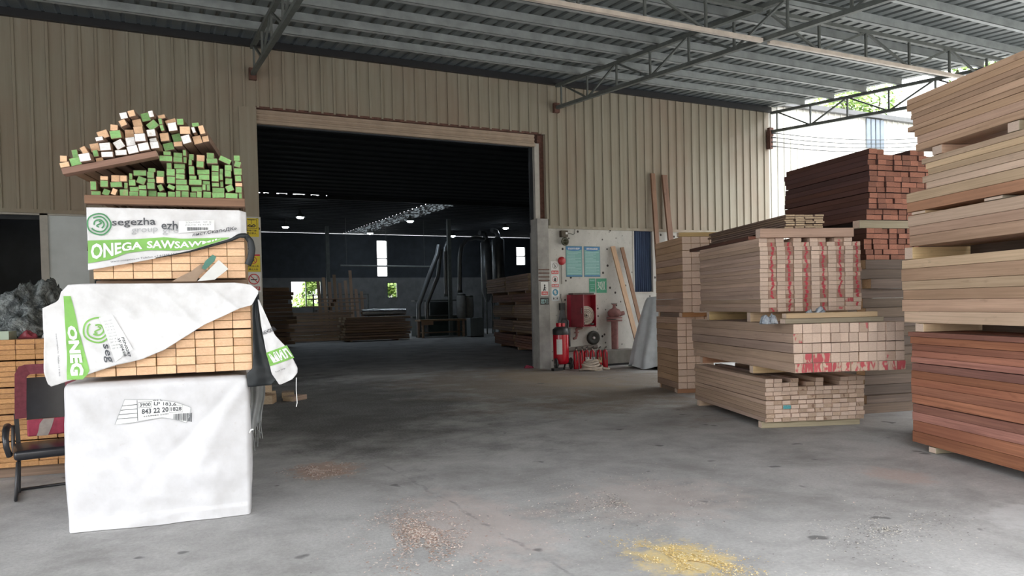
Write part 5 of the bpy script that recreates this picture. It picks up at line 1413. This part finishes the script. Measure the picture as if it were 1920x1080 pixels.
# dark pile at the left, seen from its long side
z = .1
for q, x in enumerate((3.3, 4.7)): board('bearer', Fr(x, 30.6, 0), 0, 0, .05, .1, 1.0, .09, 'gloom', 'pale_end', ['left bearer under the dark plank pile inside left of the doorway', 'right bearer under the dark plank pile inside left of the doorway'][q], 'bearer', None)
for r in range(14):
    for d in range(2):
        board('dark_plank', Fr(2.6 + J(.12), 30.8 + .5 * d, 0), 0, 0, z + .08, .4, 2.45 + J(.12), .14, 'gloom', 'lath_end',
              f'dark plank in the pile inside left of the doorway, {nth(r + 1)} layer up, {["front", "rear"][d]}', 'plank', 'dark planks inside left of the doorway', cross=True)
    z += .165
# low pile below the bright double window
for r in range(9):
    board('sawn_board', Fr(5.6 + J(.15), 34.9, 0), 0, 0, .09 + .15 * r, .6, 3.0 + J(.3), .12, 'gloom', 'lath_end', f'slab board in the low pile before the bright double window, {nth(r + 1)} layer up', 'board', 'slab boards before the double window', cross=True)
for r, (x, z, l) in enumerate([(6.9, 1.42, 2.2), (6.3, 1.62, 2.4), (7.0, 1.80, 1.9), (6.6, 1.97, 2.6)]):
    board('sawn_board', Fr(x, 34.9, 0), 0, 0, z, .5, l, .05, 'gloom', 'lath_end', f'ragged slab jutting before the bright double window, {nth(r + 1)} from below', 'board', 'jutting slabs before the double window', cross=True)
    if r: board('spacer_block', Fr(7.5 + .1 * r, 34.9, 0), 0, 0, z - [0, .1, .09, .085][r], .1, .3, [0, .145, .125, .115][r], 'gloom', 'pale_end', f'spacer block between the ragged slabs, {nth(r)} from below', 'spacer', None)
# leaning boards in the middle
for k in range(9):
    x = 7.4 + .26 * k; lean('leaning_board', (x + J(.03), 36.0 if k % 2 else 36.15, .01), (x + J(.03), 36.62, rng.uniform(2.3, 3.5)), .15, .03, 'gloom', f'dark board standing upright inside the hall, {nth(k + 1)} from the left of its row')
lr = tag(empty('leaning_rail', (8.4, 36.68, 0)), 'dark rail frame that the upright boards lean on', 'frame')
MB().bar((-1.3, .02, 2.2), (1.5, .02, 2.2), .05).build('cross_rail', M_STEEL, lr)
for x in (-1.25, 1.45): MB().bar((x, .02, 0), (x, .02, 2.2), .06).build('upright', M_STEEL, lr)
# plank pile with a silver wrapped roll
z = .06
for r in range(9):
    for d in range(2):
        board('low_pile_board', Fr(7.7 + J(.1), 33.0 + .55 * d, 0), 0, 0, z + .05, .5, 3.0 + J(.2), .095, 'gloom', 'lath_end', f'board of the low pile under the silver roll, {nth(r + 1)} layer up, {["front", "rear"][d]}', 'board', 'boards under the silver roll', cross=True)
    z += .118
for k, x in enumerate((8.0, 10.2)): board('bearer', Fr(x, 32.8, 0), 0, 0, .028, .1, 1.1, .05, 'gloom', 'pale_end', ['left floor bearer of the pile under the silver roll', 'right floor bearer of the pile under the silver roll'][k], 'bearer', None)
ro = tag(empty('foil_roll', (9.6, 33.0, z + .01)), 'silver foil wrapped roll lying on the low pile inside', 'roll')
t = NT('silver_foil'); t.bump(t.noise(t.coord(), 9, 4, .6), .6, .05); M_FOIL = t.done((.55, .55, .56), .28, .9)
MB().tube([(-1.05, 0, .17), (-.5, 0, .17), (.4, 0, .17), (1.0, 0, .17)], [.15, .17, .17, .15], 18).build('wrapping', M_FOIL, ro)
for x in (-1.05, 1.0): MB().tube([(x - .04, 0, .17), (x + .04, 0, .17)], .06, 12).build('core_end', M_CARD, ro)
rl = tag(empty('hanging_rail', (10.65, 36., 3.58)), 'long thin hanging rail across the back of the hall', 'rail')
MB().tube([(-2.3, 0, .02), (2.3, 0, -.02)], .045, 10).build('rail', M_GALV, rl)
for x in (-2.0, 0, 2.0): MB().tube([(x, 0, .03), (x, 0, 2.34)], .01, 5).build('hanger', M_STEEL, rl)
# work bench, cabinet, bags
wbn = tag(empty('work_bench', (12.8, 34.2, 0)), 'wooden work bench in the middle of the dark hall', 'bench')
M_BENCH = W['gloom']
MB().box(-1.2, 1.2, -.4, .4, .80, .88).build('bench_top', M_BENCH, wbn)
for x in (-1.05, 1.05):
    for y in (-.32, .32): MB().box(x - .05, x + .05, y - .05, y + .05, 0, .80).build('leg', M_BENCH, wbn)
MB().box(-1.0, 1.0, -.3, .3, .22, .27).build('lower_shelf', M_BENCH, wbn); MB().box(-1.15, -.55, -.42, -.4, .62, .80).build('drawer', W['plank_tan'], wbn)
cb = tag(empty('metal_cabinet', (14.1, 33., 0)), 'small grey metal cabinet beside the work bench', 'cabinet')
M_CABG = plain('grey_cabinet', (.24, .27, .28), .5, 0, .1)
MB().box(-.34, .34, -.25, .25, .04, .92).build('cabinet_body', M_CABG, cb)
for x in (-.30, .02): MB().box(x, x + .28, -.262, -.25, .10, .86).build('cabinet_door', M_CABG, cb)
MB().box(-.34, .34, -.25, .25, 0, .04).build('plinth', M_BLACK, cb)
for k, (x, y, h) in enumerate([(14.3, 35.2, 1.25), (14.8, 35.4, 1.15)]):
    dbg = tag(empty('dust_bag', (x, y, .92)), ['pale dust bag hanging below the extraction pipes, left one', 'pale dust bag hanging below the extraction pipes, right one'][k], 'bag')
    MB().lathe([(.12, -.1), (.24, .05), (.26, .6), (.22, h - .1), (.1, h)], 20).build('bag_body', plain('pale_cloth', (.30, .30, .29), .9, 0, .15, 5), dbg)
    MB().lathe([(.225, h - .12), (.23, h - .08), (.225, h - .04)], 20).build('bag_clamp', M_STEEL, dbg)
    MB().box(-.25, .25, -.25, .25, -.92, -.105).build('bag_stand', M_STEEL, dbg)
# dust extraction
M_DUCT = plain('tin_duct', (.26, .27, .28), .35, .6, .15, 3)
for k, (x, y, r, z0, z1, lab) in enumerate([(16.2, 36.2, .30, 2.3, 5.0, 'tall tin dust collector drum, left one of the pair'), (17.1, 36.6, .34, 2.2, 5.2, 'tall tin dust collector drum, right one of the pair')]):
    dc = tag(empty('dust_collector', (x, y, 0)), lab, 'machine')
    MB().lathe([(.1, z0 - .6), (r, z0), (r, z1 - .15), (r * .6, z1)], 24).build('drum', M_DUCT, dc)
    for a in range(3):
        c_, s_ = math.cos(a * 2.1), math.sin(a * 2.1); MB().bar((r * c_, r * s_, 0), (r * .95 * c_, r * .95 * s_, z0 + .4), .06).build('leg', M_STEEL, dc)
    MB().tube([(0, 0, z1 - .05), (0, 0, z1 + .12), (-.15, -.1, z1 + .32), (-.45, -.2, z1 + .36)], .13, 14).build('outlet', M_DUCT, dc)
for k, (pts, r, lab) in enumerate([
    ([(14.4, 35.6, 2.2), (14.45, 35.6, 4.0), (14.55, 35.6, 4.6), (14.85, 35.6, 4.95), (15.4, 35.7, 5.05), (15.9, 35.8, 5.0)], .11, 'arched tin extraction pipe leading to the dust collectors'),
    ([(11.9, 34.95, 0), (11.92, 34.95, 1.6), (12.6, 35.0, 3.2), (13.0, 35.0, 4.1), (13.1, 35.0, 4.6)], .12, 'slanting tin extraction pipe above the work bench, left'),
    ([(12.45, 35.3, 0), (12.5, 35.3, 1.7), (13.1, 35.3, 3.0), (13.3, 35.3, 4.4)], .10, 'slanting tin extraction pipe above the work bench, right'),
    ([(13.6, 35.5, 2.0), (13.6, 35.5, 4.5), (13.75, 35.5, 4.8)], .09, 'upright tin extraction pipe behind the work bench')]):
    ep = tag(empty('extraction_pipe', pts[0]), lab, 'pipe')
    p0 = Vector(pts[0]); MB().tube([Vector(p) - p0 for p in pts], r, 14).build('duct', M_DUCT, ep)
    d0 = (Vector(pts[1]) - p0).normalized(); MB().tube([d0 * 0, d0 * .12], r + .03, 14).build('collar', M_STEEL, ep)
mc = tag(empty('planing_machine', (13.4, 36.2, 0)), 'dark planing machine under the extraction pipes', 'machine')
MB().box(-1.3, 1.1, -.5, .5, .0, .95).build('machine_body', plain('machine_green', (.05, .075, .07), .5, 0, .2), mc); MB().box(-1.5, 1.3, -.35, .35, .96, 1.04).build('machine_table', M_STEEL, mc)
MB().box(-.6, .6, -.45, .45, 1.06, 1.75).build('machine_hood', plain('machine_dark', (.04, .05, .05), .5), mc); MB().box(-1.35, 1.15, -.3, .3, 1.78, 1.86).build('top_plate', M_STEEL, mc)
# lamps under the roof
t = NT('lamp_glow'); M_LAMP = t.done((.8, .9, 1), .4, 0, None, (.75, .88, 1), 26.)
for k, (x, y, z) in enumerate([(5.96, 33, 5.50), (6.13, 38, 5.60), (11.28, 34, 5.60), (11.5, 42, 5.80), (16.61, 42, 5.75), (17.78, 37, 5.75)]):
    la = tag(empty('ceiling_lamp', (x, y, z)), ['bluish lamp under the hall roof, brightest at the left', 'bluish lamp under the hall roof, lower one at the left', 'bluish lamp under the hall roof above the middle windows', 'bluish lamp under the hall roof just left of the tall window',
             'bluish lamp under the hall roof above the work bench', 'bluish lamp under the hall roof nearest the right door pillar'][k], 'lamp', 'lamps under the hall roof')
    MB().lathe([(.20, .02), (.21, .06), (.08, .16), (.05, .30)], 18).build('lamp_shade', M_STEEL, la); MB().lathe([(.02, -.055), (.12, -.03), (.165, .03)], 18).build('bulb', M_LAMP, la)
    MB().tube([(0, 0, .28), (0, 0, 5.93 + .0153 * (y - 30) - z - .02)], .012, 5).build('cord', M_BLACK, la)
# offcuts on the floor behind the left pile and a red scrap by the door pillar
for k, (x, y, z, a, s_) in enumerate([(1.62, 12.3, 0, 20, (.30, .18, .14)), (1.75, 12.75, 0, -30, (.38, .2, .16)), (1.98, 12.5, 0, 50, (.34, .22, .08)), (1.66, 12.55, .165, 5, (.28, .16, .12)), (2.05, 12.95, 0, 10, (.3, .2, .1))]):
    board('wood_offcut', Fr(x, y, a), 0, 0, z + s_[2] / 2, s_[1], s_[0], s_[2], 'brown_post' if k % 2 else 'gloom', 'lath_end', f'wood offcut on the floor behind the left pile, {["nearest", "leftmost big", "flat right-hand", "uppermost", "farthest"][k]} one', 'offcut', None)
crumple('red_scrap', Fr(8.0, 15.55, 0), 0, 0, 0, .12, .12, .08, C_('red_scrap_cloth', (.35, .04, .08), .8), 'small red scrap lying at the foot of the grey door pillar', 4.4, 'scrap', 14)

# ================================================================== OUTSIDE: trees and shrubs
t = NT('tree_leaves'); r_ = t.noise(t.pos(), .9, 3, .6); c = t.mix(t.mr(r_, .35, .65), (.12, .24, .035), (.34, .46, .10)); M_LEAF = t.done(c, .6)
t.put(t.p.inputs['Transmission Weight'], 0.)
M_BARK = plain('bark', (.12, .09, .065), .9, 0, .3, 6)
def tree(name, x, y, h, rad, seed, label, n=5200, cat='tree', low=.35):
    R = random.Random(seed); tr_ = tag(empty(name, (x, y, 0)), label, cat, None)
    b = MB(); top = []
    b.tube([(0, 0, 0), (R.uniform(-.2, .2), R.uniform(-.2, .2), h * .3), (R.uniform(-.4, .4), R.uniform(-.4, .4), h * .7)], [h * .028, h * .02, h * .01], 10)
    blobs = []
    for k in range(14):
        a = R.uniform(0, 6.28); zz = h * R.uniform(low + .08, .92); rr = rad * R.uniform(.2, .85) * (1 - .5 * max(0, zz / h - .6) / .4)
        c_ = Vector((rr * math.cos(a), rr * math.sin(a), zz)); blobs.append((c_, rad * R.uniform(.28, .48)))
        b.tube([(0, 0, h * R.uniform(.25, .6)), c_ * .6 + Vector((0, 0, .2 * zz)), c_], [h * .009, h * .006, h * .003], 6)
    b.build('trunk', M_BARK, tr_)
    vs, fs = [], []
    for k in range(n):
        c_, r = R.choice(blobs); d = Vector((R.gauss(0, 1), R.gauss(0, 1), R.gauss(0, 1))).normalized() * r * R.uniform(.55, 1.05)
        p = c_ + d; s_ = R.uniform(.10, .2); q = Vector((R.gauss(0, 1), R.gauss(0, 1), R.gauss(0, .6))).normalized(); w_ = q.orthogonal().normalized()
        i = len(vs); vs += [p - q * s_, p + w_ * s_ * .45, p + q * s_, p - w_ * s_ * .45]; fs.append((i, i + 1, i + 2, i + 3))
    mesh_obj('foliage', vs, fs, M_LEAF, tr_)
for k, (x, y, h, rad) in enumerate([(31., 19.5, 12.5, 3.3), (33.5, 26.5, 13., 3.4), (37., 34., 14., 3.9), (42., 42., 14., 4.2), (31., 12.0, 11., 3.0), (39.5, 22., 14.5, 3.6)]):
    tree('leafy_tree', x, y, h, rad, 31 + k, ['light green leafy tree beyond the bright wall, behind the big right stack', 'light green leafy tree beyond the roof edge, between the truss uprights', 'light green leafy tree beyond the roof edge, left part of the greenery',
         'far light green tree at the left end of the greenery', 'leafy tree hidden mostly behind the tall right stack', 'taller light green tree at the back of the greenery'][k], 6500)
for k, (x, y, h, rad) in enumerate([(9.2, 48.5, 3.6, 1.3), (14.6, 48.2, 3.4, 1.2), (11.5, 51., 4.2, 1.8)]):
    tree('green_shrub', x, y, h, rad, 71 + k, ['green shrub outside the double window at the back', 'green shrub outside the small middle window at the back', 'green shrub between the two windows at the back'][k], 2200, 'shrub', .05)

# ================================================================== SAWDUST AND CHIPS
def chips(name, label, x, y, rx, ry, rot, n, size, cols, seed):
    R = random.Random(seed); vs, fs, mi = [], [], []
    for k in range(n):
        a, r = R.uniform(0, 6.283), abs(R.gauss(0, .42))
        if NZ.noise(Vector((math.cos(a) * r * 3, math.sin(a) * r * 3, seed))) < -.12: continue
        px, py = rx * r * math.cos(a), ry * r * math.sin(a); cr, sr_ = math.cos(rot), math.sin(rot)
        px, py = x + px * cr - py * sr_, y + px * sr_ + py * cr
        s_ = size * R.uniform(.4, 1.5); q = R.uniform(0, 6.28); w_ = s_ * R.uniform(.3, .8); z = R.uniform(.001, .006) + .012 * max(0, .3 - r)
        dx, dy = math.cos(q), math.sin(q); tl_ = R.uniform(-.5, .5) * s_
        i = len(vs); vs += [(px - dx * s_ - dy * w_, py - dy * s_ + dx * w_, z), (px - dx * s_ + dy * w_, py - dy * s_ - dx * w_, z), (px + dx * s_ + dy * w_, py + dy * s_ - dx * w_, z + abs(tl_)), (px + dx * s_ - dy * w_, py + dy * s_ + dx * w_, z + abs(tl_))]
        fs.append((i, i + 1, i + 2, i + 3)); mi.append(R.randrange(len(cols)))
    o = mesh_obj(name, vs, fs, cols, None, mi); tag(o, label, 'sawdust', kind='stuff'); return o
cy = [plain('yellow_sawdust', (.74, .56, .22), .9), plain('pale_sawdust', (.80, .68, .42), .9), plain('ochre_sawdust', (.58, .40, .13), .9)]
cp = [plain('pink_shavings', (.66, .53, .47), .9), plain('pale_shavings', (.66, .58, .52), .9), plain('brown_shavings', (.36, .23, .17), .9)]
cg = [plain('grey_chips', (.56, .55, .53), .9), plain('dark_chips', (.18, .17, .16), .9), plain('cream_chips', (.64, .6, .52), .9)]
chips('yellow_sawdust', 'bright yellow sawdust spilled at the front of the floor', 2.76, 3.38, .32, .62, .25, 5200, .0042, cy, 3)
chips('pink_shavings', 'pinkish wood shavings spread on the floor before the white pack', 1.55, 4.62, .5, 1.0, -.1, 6000, .0052, cp, 5)
chips('brown_shavings', 'brown shavings in a patch right of the white pack', 1.36, 6.93, .36, .42, 0, 2600, .0065, cp, 8)
chips('pale_chips', 'pale chips scattered over the middle of the floor', 3.1, 4.6, 1.5, 1.2, .2, 2600, .0048, cg + cp[:1], 12)
chips('pale_chips', 'pale chips scattered at the right front of the floor', 4.2, 3.2, 1.5, .7, .3, 1800, .0045, cg, 14)
chips('pale_chips', 'pale chips scattered at the left front of the floor', 0.55, 3.9, .35, .35, 0, 700, .005, cg, 17)
EXPO = 2.25
# ================================================================== LIGHT AND CAMERA
wd = bpy.data.worlds.new('overcast'); sc.world = wd; wd.use_nodes = True
nt = wd.node_tree; nt.nodes.clear()
wo = nt.nodes.new('ShaderNodeOutputWorld'); bg = nt.nodes.new('ShaderNodeBackground'); nt.links.new(bg.outputs[0], wo.inputs[0])
tc = nt.nodes.new('ShaderNodeTexCoord'); sx = nt.nodes.new('ShaderNodeSeparateXYZ'); nt.links.new(tc.outputs['Generated'], sx.inputs[0])
rp = nt.nodes.new('ShaderNodeValToRGB'); nt.links.new(sx.outputs[2], rp.inputs[0])
rp.color_ramp.elements[0].position = 0.; rp.color_ramp.elements[0].color = (1.0, 1.02, 1.06, 1)
rp.color_ramp.elements[1].position = .8; rp.color_ramp.elements[1].color = (2.2, 2.28, 2.38, 1)
nt.links.new(rp.outputs[0], bg.inputs[0]); bg.inputs[1].default_value = 1.0
sc.view_settings.view_transform = 'Standard'; sc.view_settings.look = 'None'; sc.view_settings.gamma = 1; sc.view_settings.use_curve_mapping = False
sc.view_settings.exposure = EXPO
sc.cycles.use_denoising = True
sc.cycles.max_bounces = 8; sc.cycles.diffuse_bounces = 5
sc.cycles.sample_clamp_indirect = 8

cam = bpy.data.cameras.new('camera'); co_ = bpy.data.objects.new('camera', cam); COL.objects.link(co_); sc.camera = co_
cam.sensor_width = 36; cam.lens = 36 * 1387 / 1920; cam.shift_y = 63 / 1920; cam.clip_end = 400; cam.clip_start = .05
yaw, dl, rho = RAD(26), .02235, .0215
R0 = Vector((math.cos(yaw), -math.sin(yaw), 0)); F0 = Vector((math.sin(yaw), math.cos(yaw), 0)); Z0 = Vector((0, 0, 1))
Fc = F0 * math.cos(dl) - Z0 * math.sin(dl); U0_ = F0 * math.sin(dl) + Z0 * math.cos(dl)
Rc = R0 * math.cos(rho) - U0_ * math.sin(rho); Uc = R0 * math.sin(rho) + U0_ * math.cos(rho)
M = Matrix.Identity(4)
for i in range(3):
    M[i][0] = Rc[i]; M[i][1] = Uc[i]; M[i][2] = -Fc[i]
M[0][3], M[1][3], M[2][3] = 0, 0, 1.5
co_.matrix_world = M
